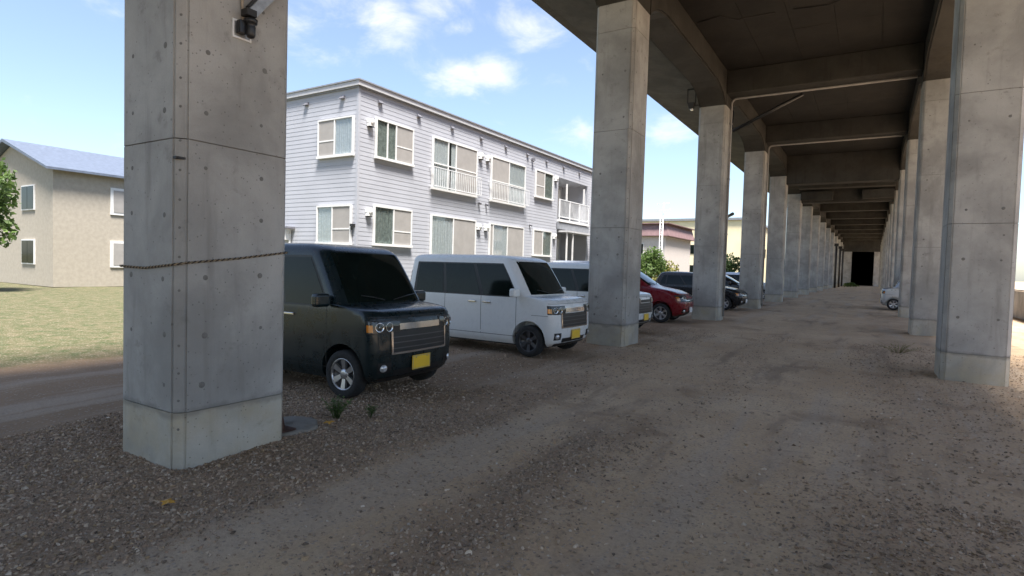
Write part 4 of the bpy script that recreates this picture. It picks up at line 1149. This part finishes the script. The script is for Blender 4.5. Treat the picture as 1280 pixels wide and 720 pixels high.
# antenna mast
an = empty('antenna_mast', (-12.75, 40.3, 0), 0, 'slim white lattice antenna mast before the plum roofed house', 'antenna')
m = MB()
for dx, dy in ((-.13, 0), (.13, 0), (0, .2)): m.tube([(dx, dy, 0), (dx * .8, dy * .8, 5.4)], .022, 6)
for k in range(12):
    z = .3 + k * .43; m.tube([(-.12, 0, z), (.12, 0, z + .21)], .01, 4).tube([(.12, 0, z + .21), (-.12, 0, z + .43)], .01, 4)
m.build('lattice', M['white_pl'], an)
MB().tube([(.09, 0, 5.1), (.09, 0, 6.35)], .018, 6).build('pole', M['white_pl'], an)
for z, w_ in ((6.25, .42), (5.8, .5)):
    y_ = MB().tube([(.09 - w_, 0, z - .03), (.09 + w_, 0, z + .05)], .012, 5)
    for k in range(7): 
        x = .09 - w_ + 2 * w_ * k / 6; y_.tube([(x, -.16, z), (x, .16, z)], .006, 4)
    y_.build('yagi', M['white_pl'], an)
# beige house on the far left and houses right
def plain_house(loc, sx, sy, h, rh, wall, roofm, label, wins):
    r = empty('house', loc, 0, label, 'house')
    MB().box((0, 0, 0), (sx, sy, h)).build('wall', M[wall], r)
    MB().prism([(-.4, h - .05), (sx / 2, h + rh), (sx + .4, h - .05), (sx + .4, h + .06), (sx / 2, h + rh + .15), (-.4, h + .06)], 1, -.4, sy + .4).build('roof', M[roofm], r)
    MB().prism([(0, h), (sx, h), (sx / 2, h + rh - .05)], 1, .02, sy - .02).build('gable', M[wall], r)
    for x, z in wins:
        w = MB().box((x - .75, -.06, z), (x + .75, -.002, z + 1.2)).build('window', M['trim'], r)
        MB().box((x - .68, -.075, z + .06), (x - .02, -.061, z + 1.14)).build('pane', M['car_glass'], w); MB().box((x + .02, -.075, z + .06), (x + .68, -.061, z + 1.14)).build('pane', M['car_glass'], w)
        if x != wins[0][0]: continue
        w2 = MB().box((sx + .002, sy * .3 - .06, z - .06), (sx + .06, sy * .3 + 1.56, z + 1.26)).build('window', M['trim'], r)
        MB().box((sx + .061, sy * .3 + .07, z + .06), (sx + .075, sy * .3 + .72, z + 1.14)).build('pane', M['screen'], w2); MB().box((sx + .061, sy * .3 + .78, z + .06), (sx + .075, sy * .3 + 1.43, z + 1.14)).build('pane', M['drape'], w2)
    return r
plain_house((-41.5, 11.5, 0), 9.5, 8, 5.4, 1.6, 'beige_wall', 'blue_roof', 'beige gabled house on the far left behind the nearest pillar', [(2.2, 1.0), (6.8, 1.0), (2.2, 3.6), (6.8, 3.6)])
plain_house((12.5, 62, 0), 10, 9, 5.4, 1.8, 'mans_wall', 'blue_roof', 'greige gabled house behind the right row of pillars', [(2.2, 1.0), (7, 1.0), (2.2, 3.6), (7, 3.6)])
# block wall along the lot on the right
bw = empty('block_wall', (5.2, 3, 0), 0, 'low concrete block wall along the right side of the viaduct', 'wall')
_bm = MB().box((0, .004, .003), (.12, .386, .187)).mesh('block'); _bm.materials.append(M['block'])
for r in range(6):
    for k in range(45):
        o = link('block', _bm, None, bw); o.location = (random.uniform(-.003, .003), 2 + k * .39 + (.195 if r % 2 else 0), r * .19)
MB().box((.008, 0, 0), (.112, 76, 1.12)).build('core', M['block'], bw)
MB().box((-.02, 0, 1.142), (.14, 76, 1.19)).build('coping', M['block'], bw)
# downpipes and odds at the far end
for k, (x, y) in enumerate(((-4.0, 84.5), (-3.9, 92.4), (-3.85, 100.2))):
    t = empty('downpipe', (x, y, 0), 0, ('nearest', 'middle', 'farthest')[k] + ' of three dark slim downpipes on the far left pillars', 'pipe', 'dark downpipes at the far left pillars')
    MB().tube([(0, 0, 0), (0, 0, 5.3)], .13, 8).build('pipe', M['dark_steel'], t)
    MB().box((-.24, -.2, 5.3), (.24, .2, 5.65)).build('hopper', M['dark_steel'], t)
o = MB().box((-.4, -.3, 0), (.35, .3, .45)).box((-.2, -.2, .45), (.3, .25, .62)).build('white_bundle', M['white_pl'], bevel=.08, seg=3); o.location = (-6.0 + 1.0, 90, -.03)
tag(o, 'small white bundle on the ground by the far left pillars', 'bundle')
